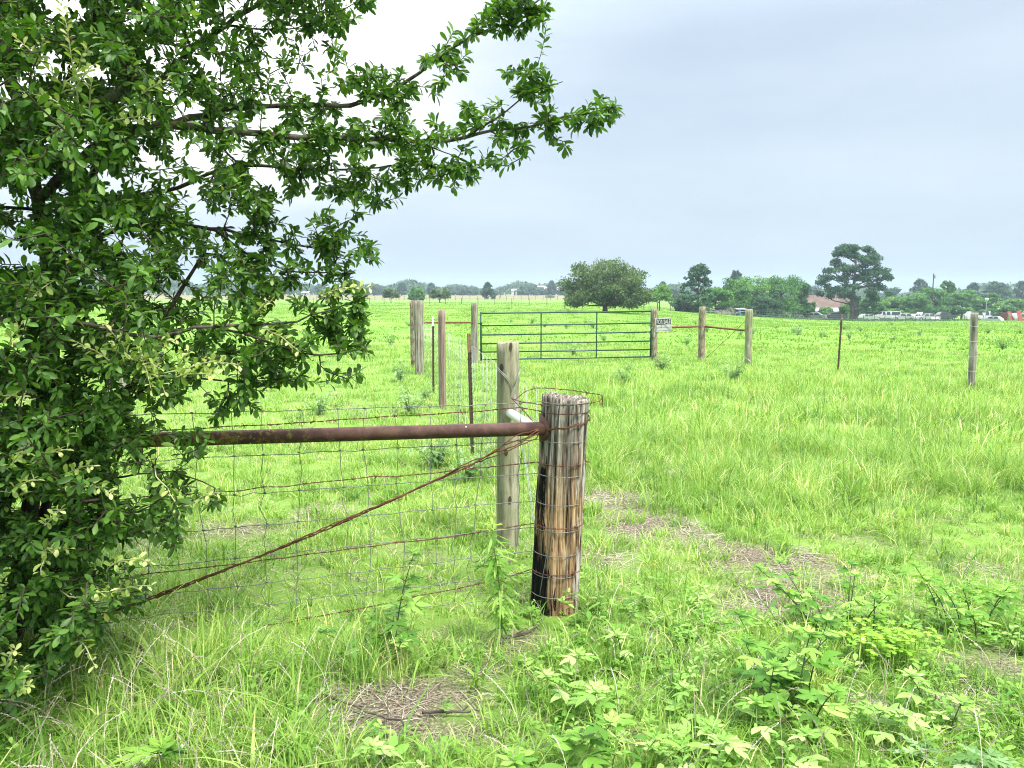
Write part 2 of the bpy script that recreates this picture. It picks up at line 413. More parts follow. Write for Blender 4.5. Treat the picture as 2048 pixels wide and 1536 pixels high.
def put(name, n, per, d0, d1, half, keep, hs, hmul, spread, w, lean, seed, label, mat='grass', levels=3, rnd=(0, .9), pstraw=.08, flat=0.0, hvar=.3):
    x, y, g = zone(n, d0, d1, half, seed)
    k = g.uniform(0, 1, n) < keep(x, y); x, y = x[k], y[k]; n = len(x)
    th = hs(x, y) * hmul * g.uniform(.7, 1.35, n); tr = g.uniform(0, 1, n)
    idx = np.repeat(np.arange(n), per); N = len(idx)
    r = spread * np.sqrt(g.uniform(0, 1, N)) * g.uniform(.6, 1.3, n)[idx]; a = g.uniform(0, 6.283, N)
    bx, by = x[idx] + r * np.cos(a), y[idx] + r * np.sin(a)
    wd = g.uniform(0, 6.283, n)[idx]
    la = np.where(g.uniform(0, 1, N) < .3, wd, a) + g.normal(0, .9, N)
    h = th[idx] * g.normal(1, hvar, N).clip(.3, 1.9); ln = np.abs(g.normal(lean, lean * .5, N))
    rv = (tr[idx] * .55 + g.uniform(0, 1, N) * .45) * (rnd[1] - rnd[0]) + rnd[0]
    if pstraw: rv = np.where(g.uniform(0, 1, N) < pstraw, g.uniform(.92, 1, N), rv)
    o = blade_mesh(name, bx, by, h, w * g.uniform(.6, 1.35, N), ln, la, M[mat], levels, rv, flat, seed)
    link(o); return tag(o, label, 'grass', kind='stuff')
nb = lambda x, y: 1 - bare(x, y) * (.95 - .55 * sstep(.05, .5, vnoise(x, y, 9, 61)))
put('verge_grass', 6200, 26, 1.3, 9.5, 64, lambda x, y: nb(x, y) * (.5 + .5 * sstep(-.3, .4, vnoise(x, y, 3, 31))), height, 1.15, .085, .0075, .6, 1, 'bright green grass of the verge around the corner post', pstraw=.05)
put('fine_grass', 5900, 26, 1.3, 9.5, 64, lambda x, y: nb(x, y) * .95, height, .8, .15, .006, .8, 2, 'fine low grass growing between the taller tufts', pstraw=.16)
put('broad_grass', 1360, 12, 1.3, 8, 64, lambda x, y: nb(x, y) * sstep(-.1, .5, vnoise(x, y, 1.7, 33)), height, 1.25, .06, .016, .85, 3, 'broad bladed grass clumps of the verge', levels=4, rnd=(.05, .75), pstraw=0)
put('field_grass', 12000, 26, 9, 27, 50, lambda x, y: 1 - .6 * bare(x, y), height, 1.1, .2, .011, .65, 4, 'lush green grass of the near field', levels=2)
put('pasture_grass', 10000, 20, 25, 100, 45, lambda x, y: 1 + 0 * x, lambda x, y: .11 + .05 * vnoise(x, y, .6, 41), 1.0, .6, .04, .7, 5, 'short yellow green grass of the open pasture', 'grass_far', 2)
put('thatch', 6500, 30, 1.5, 14, 50, lambda x, y: .14 + .86 * bare(x, y), lambda x, y: .10 + 0 * x, 1.0, .15, .0046, 1.0, 6, 'dead straw lying on the bare patches', 'straw', 2, (0, 1), 0, .85, .5)
put('distant_grass', 5000, 16, 95, 170, 44, lambda x, y: 1 + 0 * x, lambda x, y: .13 + .07 * vnoise(x, y, .3, 43), 1.0, 1.6, .10, .8, 9, 'distant pasture grass before the far fences', 'grass_far', 2)
# ------------------------------------------------------------------ fence posts
def post(name, label, base, top, r0, r1, mat, seed=0, n=30, rows=16, rough=.04, crack=0.0, group='wooden posts of the fence lines', dished=0.0, slope=0.0):
    g = np.random.default_rng(seed); base, top = Vector(base), Vector(top)
    th = np.linspace(0, 2 * np.pi, n, endpoint=False)
    ov = 1 + .05 * np.cos(2 * th + g.uniform(0, 6)) + .03 * np.cos(3 * th + g.uniform(0, 6))
    f = 1 + rough * sum(g.uniform(.2, .6) * np.cos(k * th + g.uniform(0, 6.28)) for k in (5, 8, 11, 17))
    cr = np.zeros(n)
    if crack:
        nxt = 0
        while nxt < n:
            cr[nxt] = g.uniform(.3, 1) * crack; nxt += int(g.integers(2, 6))
    Vs = []; axis = top - base; L = axis.length
    zs = np.linspace(-.15 / L, 1, rows)
    for j, tt in enumerate(zs):
        c = base + axis * float(tt); r = (r0 + (r1 - r0) * max(tt, 0))
        wob = 1 + .012 * np.sin(9 * tt + th * 2 + seed) + .010 * np.sin(23 * tt + 3 * th)
        fade = .55 + .45 * np.sin(5 * tt + np.arange(n) * 1.7 + seed)
        rad = r * ov * f * wob * (1 - cr * fade)
        zt = (slope * np.cos(th) + (.05 * crack * g.normal(0, 1, n) + .002 * g.normal(0, 1, n))) * (j == rows - 1)
        Vs.append(np.stack([c.x - base.x + rad * np.cos(th), c.y - base.y + rad * np.sin(th), c.z - base.z + zt], 1))
    Vs.append(Vs[-1] * [1, 1, 1]); rim = Vs[-2]
    cen = rim.mean(0)
    caps = []
    for q, dz in ((.86, .004), (.6, -.2 * dished), (.3, -.35 * dished)):
        ring = cen + (rim - cen) * q; ring[:, 2] += dz - dished * (1 - q) * .8 + g.normal(0, .004, n); caps.append(ring)
    Vs = Vs[:-1] + caps
    V = np.concatenate(Vs + [cen[None] - [[0, 0, dished]]]); nr = len(Vs)
    i, k = np.meshgrid(np.arange(nr - 1), np.arange(n), indexing='ij'); i, k = i.ravel(), k.ravel(); k2 = (k + 1) % n
    Q = np.stack([i * n + k, i * n + k2, (i + 1) * n + k2, (i + 1) * n + k], 1)
    k = np.arange(n); Tt = np.stack([(nr - 1) * n + k, (nr - 1) * n + (k + 1) % n, np.full(n, len(V) - 1)], 1)
    o = link(bpy.data.objects.new(name, np_mesh(name, V, Q, Tt, mat=mat, smooth=not crack)), None, base)
    return tag(o, label, 'fence post', group)

M['knot'] = m_plain('dark knot', (.07, .055, .035), .9, 0, .2, .5, 30)
# charred, split corner post
t = NT('charred split post'); tc = t.n('ShaderNodeTexCoord'); sp = t.n('ShaderNodeSeparateXYZ'); t.l(tc.outputs['Object'], sp.inputs[0])
g1 = t.noise(2.0, 7, .68, mapscale=(30, 30, .8)); g2 = t.noise(2.0, 5, .6, mapscale=(70, 70, 1.4), loc=(3, 1, 0)); g3 = t.noise(4, 5, .7, mapscale=(6, 6, .9), loc=(1, 7, 3))
grey = t.ramp(g1, [(.36, (.014, .011, .009)), (.45, (.10, .083, .068)), (.55, (.27, .24, .20)), (.68, (.54, .50, .44))])
tan_ = t.ramp(g1, [(.37, (.012, .007, .005)), (.45, (.13, .075, .038)), (.55, (.42, .27, .145)), (.68, (.68, .53, .36))])
zm = t.range(t.math('ADD', sp.outputs['Z'], t.math('MULTIPLY', t.math('SUBTRACT', g3, .5), 1.1)), .95, .60)
c = t.mix(zm, grey, tan_)
c = t.mix(t.range(g2, .30, .42, .85, 0), c, (.02, .015, .012))
low = t.range(sp.outputs['Z'], .55, .05, -.03, .2)
k = t.math('ADD', t.math('ADD', t.math('MULTIPLY', sp.outputs['X'], -3.6), t.math('MULTIPLY', t.math('SUBTRACT', g3, .5), 1.7)), low)
zlim = t.range(sp.outputs['Z'], .98, .80, -.6, 0)
ch = t.range(t.math('ADD', t.math('ADD', k, zlim), t.math('MULTIPLY', t.math('SUBTRACT', g1, .5), .9)), .20, .27)
c = t.mix(ch, c, (.006, .006, .006))
bl = t.range(t.math('ADD', g3, t.range(sp.outputs['X'], .02, .12, -.2, .12)), .62, .70, 0, .8)
c = t.mix(bl, c, (.50, .47, .42))
M['corner'] = t.done(t.principled(c, .85, 0, .2, g1, .9, .012))
M['corner'].name = 'charred split post'
CB = ground(1108, 1216); CT = at(1131, 794, CB.y + .03)
CB.z = T(CB.x, CB.y)
corner = post('corner_post', 'thick split corner post, grey on top and charred black down one side', CB, CT, .128, .122, M['corner'], 3, 150, 60, .045, .11, dished=.02, slope=-.012)

P2B, = (ground(1015, 1092),); P2T = at(1016, 685, P2B.y)
post('wooden_post', 'pale green weathered round post just behind the charred corner post', P2B, P2T, .078, .076, M['wood_green'], 5, 40, 24, .02, .02, dished=.0, slope=.004)
gp_ = bpy.data.objects['wooden_post']
for kx, ky, kw, kh in ((1022, 693, .010, .026), (1003, 735, .014, .026), (1012, 905, .013, .024), (1020, 1000, .011, .03)):
    c = at(kx, ky, P2B.y - .0745) - P2B; cx = c.x; rr_ = .0775; m = MB(); vs = []
    for q in np.linspace(0, 2 * math.pi, 15)[:-1]:
        x_ = cx + kw * math.cos(q); vs.append(Vector((x_, -math.sqrt(max(1e-5, rr_ ** 2 - x_ * x_)) - .004, c.z + kh * math.sin(q))))
    vs += [v + Vector((0, .012, 0)) for v in vs]; n_ = 14
    m.add(vs, [tuple(range(n_)), tuple(reversed(range(n_, 2 * n_)))] + [(i, i + n_, (i + 1) % n_ + n_, (i + 1) % n_) for i in range(n_)]); m.build('knot', M['knot'], gp_)
WB = ground(885, 818); post('wooden_post', 'pinkish brown round post between two steel fence posts', WB, at(883, 621, WB.y), .060, .057, M['wood_pink'], 8, rough=.03)
EB = ground(839, 748); ET = at(837, 602, EB.y)
post('wooden_post', 'broad flaking post at the far end of the side fence line', EB, ET, .095, .100, M['wood_grey'], 9, 40, 20, .05, .05)
SB = ground(829, 735); post('wooden_post', 'narrow dark post half hidden behind the broad flaking post', SB, at(827, 602, SB.y), .085, .085, M['wood_bark'], 10, 34, 18, .05, .04)
GB = ground(950, 726); GT = at(949, 606, GB.y)
post('wooden_post', 'grey post beside the hinge end of the green gate', GB, GT, .090, .085, M['wood_grey'], 11, rough=.03)
HB = ground(1308, 722); HT = at(1308, 618, HB.y)
post('wooden_post', 'bark covered gate post carrying the for sale sign', HB, HT, .085, .085, M['wood_bark'], 12, 34, 18, .05, .03)
JB = ground(1402, 720); JT = at(1405, 614, JB.y)
post('wooden_post', 'brown brace post between two rusty horizontal pipes', JB, JT, .092, .092, M['wood_bark'], 13, 34, 18, .04, .03)
KB = ground(1496, 731); KT = at(1498, 619, KB.y)
post('wooden_post', 'pale grey green post where the rusty rail ends', KB, KT, .090, .090, M['wood_green'], 14, 34, 18, .03, .02)
RB = ground(1943, 780); RT = at(1949, 627, RB.y)
rp_ = post('wooden_post', 'lone grey brown post standing in the open field', RB, RT, .070, .066, M['wood_grey'], 15, 34, 18, .03, .03)
LB = ground(252, 838); LT = LB + Vector((.02, 0, 1.28))
post('wooden_post', 'light grey post seen through the branches of the overhanging tree', LB, LT, .075, .072, M['wood_grey'], 16, rough=.03)

def t_post(label, base, top, tip=None, tipmat=None, faced=0.0):
    base, top = Vector(base), Vector(top); ax = (top - base); L = ax.length; ax.normalize()
    o = empty('steel_post', base, label, 'fence post', 'steel posts of the fence lines')
    Q = Vector((0, 0, 1)).rotation_difference(ax).to_matrix() @ Matrix.Rotation(faced, 3, 'Z')
    def seg(z0, z1, nm, mat):
        b = MB(); zc = (z0 + z1) / 2; h = z1 - z0
        b.box(Q @ Vector((0, 0, zc)), (.036, .006, h), Q); b.box(Q @ Vector((0, .019, zc)), (.006, .032, h), Q)
        z = z0 + .02
        while z < z1 - .01:
            b.box(Q @ Vector((.012, -.0065, z)), (.012, .008, .016), Q); z += .054
        b.build(nm, mat, o)
    cut = L - (tip or 0)
    seg(-.2, cut, 'shaft', M['tpost'])
    if tip: seg(cut, L, 'tip', tipmat)
    return o
B1 = ground(945, 912); t_post('dark studded steel post with a bare rusty top', B1, at(938, 667, B1.y), .20, M['tpost_rust'], .6)
B2 = ground(867, 787); t_post('thin studded steel post with a white painted tip', B2, at(866, 633, B2.y), .17, M['white'], .6)
B3 = ground(1676, 744); t_post('lone steel post with a rusty top out in the field', B3, at(1684, 630, B3.y), .12, M['tpost_rust'], .3)

# ------------------------------------------------------------------ brace pipes
def pipe(name, label, a, b, r, mat, cat='pipe', group=None, bend=0.0, n=24, flange=None):
    a, b = Vector(a), Vector(b); m = a.lerp(b, .35)
    mb = MB(); d = (b - a).normalized(); ang = math.atan2(d.z, math.hypot(d.x, d.y))
    pts = [a.lerp(b, i / 10) + Vector((0, 0, bend * math.sin(math.pi * i / 10))) - a for i in range(11)]
    mb.tube(pts, r, n)
    o = mb.build(name, mat, None, a, True)
    tag(o, label, cat, group); return o
PZ = at(1088, 857, CB.y - .03)
PL = atz(325, 879, PZ.z); PD = (PL - PZ); PD.z = 0; PD.normalize()
PEND = PZ + PD * 3.1
brace = pipe('brace_pipe', 'thick rusty horizontal brace pipe with yellow lichen, held by the corner post', PZ - PD * .03, PEND, .037, M['rust_pipe'], n=32)
sb = MB(); q = PZ - PD * .0                                        # saddle welded to the pipe, cupped round the post
ax = (CT - CB).normalized(); cc = CB + ax * ((PZ.z - CB.z) / ax.z)
a0 = math.atan2(PD.y, PD.x)
vs, fs = [], []
for ri, rr_ in enumerate((.131, .137)):
    for j in range(15):
        u = -1 + 2 * j / 14; a_ = a0 + u * .72
        hh = .066 * math.sqrt(max(0, 1 - u * u)) + .012
        for s in (-1, 1): vs.append(cc + Vector((math.cos(a_) * rr_, math.sin(a_) * rr_, s * hh)) - PZ + PD * .03)
for j in range(14):
    a_, b_ = 2 * j, 2 * j + 2
    fs += [(a_, a_ + 1, b_ + 1, b_), (30 + a_, 30 + b_, 30 + b_ + 1, 30 + a_ + 1), (a_, b_, 30 + b_, 30 + a_), (a_ + 1, 30 + a_ + 1, 30 + b_ + 1, b_ + 1)]
sb.add(vs, fs); sb.build('saddle', M['rust_pipe'], brace, None, True)

def along(base, top, z):
    base, top = Vector(base), Vector(top); return base.lerp(top, (z - base.z) / (top.z - base.z))
wz = at(1020, 826, P2B.y - .07).z
pipe('brace_pipe', 'short white painted brace pipe between the corner post and the green post', along(CB, CT, at(1085, 884, CB.y + .1).z) + Vector((-.03, .11, 0)), at(1020, 826, P2B.y - .075) , .030, M['white_pipe'])
pipe('brace_pipe', 'slim rusty rail behind the pinkish post, left of the green gate', at(845, 645, EB.y + .2), at(946, 645, GB.y), .024, M['rust_far'], n=12)
pipe('brace_pipe', 'slim rusty rail from the for sale post to the brown brace post', at(1314, 655, HB.y), at(1400, 653, JB.y), .027, M['rust_far'], n=12)
pipe('brace_pipe', 'slim rusty rail between the brown brace post and the pale grey green post', at(1408, 653, JB.y), at(1492, 661, KB.y), .027, M['rust_far'], n=12)
pipe('brace_pipe', 'rusty rail seen through the overhanging tree', LT - Vector((0, 0, .25)), LT + Vector((-1.9, .6, -.27)), .04, M['rust_far'], n=12)

# ------------------------------------------------------------------ green gate
GL, GR = at(962, 672, GB.y), at(1302, 668, HB.y - .02)
gd = Vector((GR.x - GL.x, GR.y - GL.y, 0)); gw = gd.length; gd.normalize()
go = Vector((GL.x, GL.y, T(GL.x, GL.y)))
gate = empty('farm_gate', go, 'long dark green tubular six rail farm gate', 'gate')
def gz(px, py, y): return at(px, py, y).z - go.z
zl = [gz(962, p, GL.y) for p in (626.5, 651.5, 670, 687.5, 704, 719)]
zr_ = [gz(1302, p, GR.y) for p in (622.5, 646, 664, 682, 699, 713.5)]
for a, b in zip(zl, zr_):
    m = MB(); m.tube([Vector((0, 0, a)), gd * (gw * .5) + Vector((0, 0, (a + b) / 2 - .004)), gd * gw + Vector((0, 0, b))], .019, 10); m.build('rail', M['gate_green'], gate, None, True)
for f, r in ((0, .024), (1, .024)):
    m = MB(); p = gd * (gw * f); za, zb = (zl[0], zl[-1]) if f == 0 else (zr_[0], zr_[-1])
    m.tube([p + Vector((0, 0, zb - .04)), p + Vector((0, 0, za + .035))], r, 10); m.build('upright', M['gate_green'], gate, None, True)
for px in (1080, 1191):
    f = (px - 962) / 340; m = MB(); p = gd * (gw * f)
    m.box(p + Vector((0, -.021, (zl[0] + zl[-1] + (zr_[0] - zl[0] + zr_[-1] - zl[-1]) * f) / 2)), (.032, .008, zl[0] - zl[-1])); m.build('brace', M['gate_green'], gate)
for zz in (zl[1] + .06, zl[4] + .05):
    m = MB(); m.tube([Vector((-.10, .02, zz)), Vector((0, 0, zz))], .012, 8); m.box((0, 0, zz), (.06, .06, .05)); m.build('hinge', M['gate_green'], gate)
m = MB(); c0 = gd * gw + Vector((0, -.03, zr_[2] + .02))
for i in range(7):
    a = c0 + Vector((-.10 + .028 * i, -.02, .02 - .05 * abs(i - 3) / 3 + .02 * i)); m.tube([a, a + Vector((.022, 0, .010))], .008, 6)
m.build('chain', M['galv_light'], gate); m = MB(); m.tube([c0 + Vector((.07, -.03, -.02)), c0 + Vector((.07, -.03, -.14))], .012, 6)
m.build('padlock', M['galv_light'], gate)

# ------------------------------------------------------------------ sale sign
sy = HB.y - .10; tl, tr, br, bl = at(1310.5, 636.5, sy), at(1343, 634, sy + .05), at(1344, 662, sy + .05), at(1311.5, 664.5, sy)
ctr = (tl + tr + br + bl) / 4; ex = ((tr - tl) + (br - bl)) / 2; ez = ((tl - bl) + (tr - br)) / 2
sw, sh = ex.length, ez.length; ex.normalize(); ez.normalize(); ey = ez.cross(ex).normalized()
sign = empty('sale_sign', ctr, 'small white for sale sign with a black heading', 'sign')
sign.rotation_mode = 'QUATERNION'; sign.rotation_quaternion = Matrix((ex, ey, ez)).transposed().to_quaternion()
m = MB(); m.box((0, .004, 0), (sw, .006, sh)); m.build('board', M['sign_white'], sign)
iw, ih = sw * .90, sh * .84
m = MB(); m.box((0, 0, sh * .205), (iw, .003, ih * .46)); m.build('heading_panel', M['black'], sign)
m = MB()
for x0, z0, w_, h_ in ((-iw / 2, -sh * .2, .006, ih * .56), (iw / 2, -sh * .2, .006, ih * .56), (0, -ih / 2, iw, .005), (0, -sh * .205, iw, .004)): m.box((x0, -.0005, z0), (w_, .003, h_))
m.box((-iw * .17, -.0005, -sh * .10), (.014, .004, sh * .17)); m.box((-iw * .32, -.0005, -sh * .205), (iw * .3, .0045, .009))
m.build('ruled_border', M['black'], sign)
cu = bpy.data.curves.new('sale_lettering', 'FONT'); cu.body = 'FOR SALE'; cu.align_x, cu.align_y = 'CENTER', 'CENTER'; cu.size = 1; cu.extrude = .004; cu.offset = .02
tmp = bpy.data.objects.new('sale_lettering', cu)
tm = bpy.data.meshes.new_from_object(tmp)
co = np.zeros(len(tm.vertices) * 3); tm.vertices.foreach_get('co', co); co = co.reshape(-1, 3)
lo, hi = co.min(0), co.max(0); co = (co - (lo + hi) / 2) / (hi - lo)
V = np.stack([co[:, 0] * iw * .93, -.0035 - co[:, 2] * .003, co[:, 1] * ih * .36 + sh * .205], 1)
tm.vertices.foreach_set('co', V.ravel().astype(np.float32)); tm.update(); tm.materials.clear(); tm.materials.append(M['sign_white'])
lt = link(bpy.data.objects.new('lettering', tm), sign)
bpy.data.objects.remove(tmp)

# ------------------------------------------------------------------ wires
FN = Vector((PD.y, -PD.x, 0)).normalized()
if FN.y > 0: FN = -FN                               # towards the camera
def fp(px, py, off=0.0):                            # on the vertical plane of the front fence, off metres behind the pipe line
    o = PZ - FN * off; d = ray(px, py); t_ = (o - EYE).dot(FN) / d.dot(FN); return EYE + d * t_
def wrap(z, r=.132, a0=None, a1=None, n=14, tiltz=0.0):
    c = along(CB, CT, z); A0 = math.pi * 1.06 if a0 is None else a0; A1 = math.pi * 2.02 if a1 is None else a1
    return [c + Vector((math.cos(A0 + (A1 - A0) * i / n) * r, math.sin(A0 + (A1 - A0) * i / n) * r, tiltz * i / n)) for i in range(n + 1)]
def wz_(py): return at(1110, py, CB.y - .13).z
def wavy(a, b, n, amp, g, sag=0.0):
    out = []
    for i in range(n + 1):
        f = i / n; p = a.lerp(b, f); e_ = min(1, 6 * f, 6 * (1 - f))
        out.append(p + Vector((g.normal(0, amp * .5), g.normal(0, amp), g.normal(0, amp) - sag * 4 * f * (1 - f))) * (1 if 0 < i < n else 0))
    return out
net = MB(); g = np.random.default_rng(11); rows_ = []
NETW = [((265, 829), (1000, 808), 810), ((262, 922), (997, 885), 888), ((278, 1002), (997, 952), 957), ((364, 1063), (997, 1007), 1014), ((317, 1131), (997, 1061), 1067), ((680, 1147), (997, 1110), 1115), ((840, 1172), (981, 1156), 1158), ((700, 1225), (990, 1200), 1198)]
for (l, r, w) in NETW:
    a, b = fp(*l, .05), fp(*r, .05); d = (b - a); a2 = a - d * ((a.x + 2.75) / max(d.x, 1e-6)) * 1.0
    a2 = a + d * ((-2.75 - a.x) / d.x); rows_.append((a2, b))
    zw = wz_(w); pts = wavy(a2, b, 46, .0035, g, .004) + wrap(zw)
    net.tube(pts, .0022, 5)
hz_ = [x for x in (305, 387, 464, 523, 597, 676, 727, 790, 856, 917, 968, 1040, 225, 145, 70, -10, -90)]
for px in hz_:
    a = fp(px, 812, .05); f0 = (a.x - rows_[0][0].x) / (rows_[0][1].x - rows_[0][0].x); pts = []
    lean_ = g.normal(0, .015)
    for j, (p, q) in enumerate(rows_):
        f = (a.x - p.x) / (q.x - p.x); c = p.lerp(q, f)
        pts.append(c + Vector((lean_ * j / 3 + g.normal(0, .006), g.normal(0, .004), 0)))
        if j < len(rows_) - 1:
            nx = rows_[j + 1]; c2 = nx[0].lerp(nx[1], f); pts.append(c.lerp(c2, .5) + Vector((lean_ * (j + .5) / 3 + g.normal(0, .012), g.normal(0, .008), 0)))
    net.tube(pts, .0019, 5)
    for j in range(0, len(pts), 2):
        net.tube([pts[j] + Vector((-.007, -.001, 0)), pts[j] + Vector((.007, -.001, 0))], .0045, 5)
for th_, dx in ((4.25, .0), (5.0, .0), (5.75, 0)):          # the stays that fall across the post face
    pts = []
    for z in np.linspace(wz_(810), wz_(1198), 18):
        c = along(CB, CT, float(z)); tt = th_ + .12 * math.sin(z * 7 + th_) + (z - .6) * .28 * (1 if th_ < 5 else -.3); pts.append(c + Vector((math.cos(tt) * .137, math.sin(tt) * .137, 0)))
    net.tube(pts, .0019, 5)
o = net.build('woven_wire_fence', M['galv_dark'], None, None, True); tag(o, 'woven wire netting of the front fence, wrapped round the charred corner post', 'wire fence')

def barbed(name, label, pts, r=.0028, mat='rust_wire', step=.115, seed=0, cat='barbed wire', group='barbed wire strands of the front fence'):
    g = np.random.default_rng(seed); m = MB()
    pts = [Vector(p) for p in pts]
    L = [0]
    for a, b in zip(pts, pts[1:]): L.append(L[-1] + (b - a).length)
    def pos(s):
        for i in range(len(pts) - 1):
            if s <= L[i + 1]: return pts[i].lerp(pts[i + 1], (s - L[i]) / max(1e-9, L[i + 1] - L[i]))
        return pts[-1]
    n = max(2, int(L[-1] / .018))
    for ph in (0, math.pi):
        sp_ = []
        for i in range(n + 1):
            s = L[-1] * i / n; p = pos(s); q = pos(min(s + .01, L[-1])); d = (q - p)
            if d.length < 1e-6: d = Vector((1, 0, 0))
            d.normalize(); u = d.cross(Vector((0, 0, 1)));
            if u.length < .1: u = Vector((1, 0, 0))
            u.normalize(); w = d.cross(u); a = s * 75 + ph
            sp_.append(p + (u * math.cos(a) + w * math.sin(a)) * r * .75)
        m.tube(sp_, r * .62, 5)
    s = step * .5
    while s < L[-1]:
        p = pos(s)
        for k in range(2):
            v = Vector((g.normal(0, 1), g.normal(0, 1), g.normal(0, 1))).normalized() * .017
            m.tube([p - v, p, p + v], [.0009, .0024, .0009], 5)
        s += step * g.uniform(.85, 1.15)
    o = m.build(name, M[mat], None, None, True); return tag(o, label, cat, group)
def strand(l, r, w, a1=None, seed=0):
    a, b = fp(*l, .03), fp(*r, .03); d = b - a; a2 = a + d * ((-2.75 - a.x) / d.x)
    return wavy(a2, b, 24, .004, np.random.default_rng(seed), .01) + wrap(wz_(w), .136, a1=a1)
barbed('barbed_wire', 'topmost rusty barbed strand, just above the thick brace pipe', strand((280, 860), (1040, 815), 830, seed=1), seed=1)
barbed('barbed_wire', 'rusty barbed strand crossing midway between the brace pipe and the grass', strand((290, 993), (1000, 932), 934, seed=2), seed=2)
barbed('barbed_wire', 'rusty barbed strand low on the fence, crossing the twisted brace wire', strand((216, 1157), (997, 1058), 1059, seed=3), seed=3)
barbed('barbed_wire', 'lowest rusty barbed strand, half sunk in the grass', strand((762, 1205), (1000, 1160), 1152, seed=4), seed=4)
# loose end of barbed wire round the head of the corner post
cpos = lambda px, py, dy=0.0: at(px, py, CB.y + dy)
loop = [cpos(1022, 795, .1), cpos(1030, 800, .05), cpos(1050, 783, .1), cpos(1072, 776, .14), cpos(1092, 776, .15), cpos(1140, 780, .15), cpos(1178, 786, .1), cpos(1200, 789, .02), cpos(1206, 793, 0), cpos(1200, 802, -.08), cpos(1180, 807, -.12), cpos(1140, 811, -.14), cpos(1090, 811, -.13), cpos(1060, 806, -.06), cpos(1040, 803, 0), cpos(1022, 797, .08)]
barbed('wire_loop', 'loose rusty loop of barbed wire round the top of the corner post', loop, .0026, step=.14, seed=5, group=None)
barbed('wire_offcut', 'rusty wire end hanging from the loop beside the corner post top', [cpos(1206, 792, 0), cpos(1204, 800, 0), cpos(1206, 814, 0)], .003, step=.04, seed=6, group=None)
barbed('wire_tie', 'dark rusty wire tied from the green post down to the pipe saddle', [at(1022, 795, CB.y + .25), at(1034, 808, CB.y + .2), at(1050, 824, CB.y + .1), at(1068, 846, CB.y)], .003, step=.3, seed=7, group=None)
# twisted brace wire
g = np.random.default_rng(5); m = MB()
A = fp(1073, 866, -.06); B = fp(285, 1190, -.01); B2_ = B + (B - A) * .28
zA, zB = cpos(1085, 866, -.13).z, cpos(1168, 838, -.05).z
ARC = [along(CB, CT, zB + (zA - zB) * f) + Vector((math.cos(a_) * .138, math.sin(a_) * .138, 0)) for f, a_ in zip(np.linspace(-.15, 1, 14), np.linspace(R(395), R(205), 14))]
for k in range(4):
    pts = [q_ + Vector((0, 0, .007 * (k - 1.5) * math.cos(2.2 * i_ + k))) for i_, q_ in enumerate(ARC)]
    n = 130
    for i in range(n + 1):
        f = i / n; p = A.lerp(B2_, f); rr_ = .0058 + .003 * math.sin(f * 19) + .004 * (f < .12) * (k - 1.5)
        spread_ = max(0, .2 - f) * .10 * (k - 1.5)
        a = f * 55 + k * 1.57 + .8 * math.sin(f * 13)
        p = p + Vector((0, math.cos(a) * rr_, math.sin(a) * rr_ + spread_ - .05 * math.sin(math.pi * f) * (1 - .0 * k))) + Vector((g.normal(0, .0015), g.normal(0, .0015), g.normal(0, .0015)))
        pts.append(p)
    m.tube(pts, .0034, 6)
o = m.build('brace_wire', M['rust_wire'], None, None, True); tag(o, 'thick twisted rusty brace wire running down from the corner post', 'wire')

# side fence from the corner post back to the far end post
def side(name, label, stations, heights, mat, r, stay=.16, seed=0, cat='wire fence', group=None):
    g = np.random.default_rng(seed); m = MB(); st = [Vector((p.x, p.y, T(p.x, p.y))) for p in stations]
    for h in heights:
        pts = []
        for a, b in zip(st, st[1:]):
            n = max(3, int((b - a).length / .35))
            pts += [a.lerp(b, i / n) + Vector((g.normal(0, .004), 0, h + g.normal(0, .005))) for i in range(n)]
        pts.append(st[-1] + Vector((0, 0, h))); m.tube(pts, r, 4)
    if stay:
        for a, b in zip(st, st[1:]):
            n = int((b - a).length / stay)
            for i in range(1, n):
                p = a.lerp(b, i / n); le = g.normal(0, .012)
                m.tube([p + Vector((le * h / 1.2, 0, h)) for h in (heights[0], (heights[0] + heights[-1]) / 2, heights[-1])], r * .85, 4)
    o = m.build(name, M[mat], None, None, True); return tag(o, label, cat, group)
off = Vector((.07, .02, 0))
HT_ = [.06, .17, .30, .44, .60, .77, .96, 1.17]
side('woven_wire_fence', 'bright wire netting of the side fence running back behind the corner post', [CB + Vector((.08, .12, 0)), P2B + off, B1 + Vector((.03, 0, 0)), WB + off, B2 + Vector((.03, 0, 0)), EB + Vector((.1, -.1, 0))], HT_, 'galv', .0018, .17, 3)
m = MB()
pa = [at(993, 735, P2B.y - .06), at(1010, 752, P2B.y - .085), at(1027, 774, P2B.y - .085)]
pb = [at(1041, 738, P2B.y - .03), at(1036, 752, P2B.y - .075), at(1028, 774, P2B.y - .085)]
pc = [at(1027, 774, P2B.y - .085), at(1035, 830, P2B.y - .3), at(1055, 950, P2B.y - .6), at(1068, 1045, CB.y + .3), CB + Vector((-.06, .14, .12))]
for dx in (-.003, .003):
    for p in (pa, pb, pc): m.tube([q + Vector((dx, 0, dx)) for q in p], .0021, 5)
o = m.build('brace_wire', M['galv'], None, None, True); tag(o, 'pale wire tie looped over the green post and run down to the corner post foot', 'wire')
def cross(label, pts, r=.006, mat='rust_far'):
    m = MB(); m.tube(pts, r, 5); o = m.build('brace_wire', M[mat], None, None, True); return tag(o, label, 'wire')
cross('thin slanting wire below the for sale sign', [at(1315, 636, HB.y - .1), at(1346, 664, HB.y - .06), at(1370, 688, HB.y - .04), at(1398, 718, JB.y)], .005, 'galv_dark')
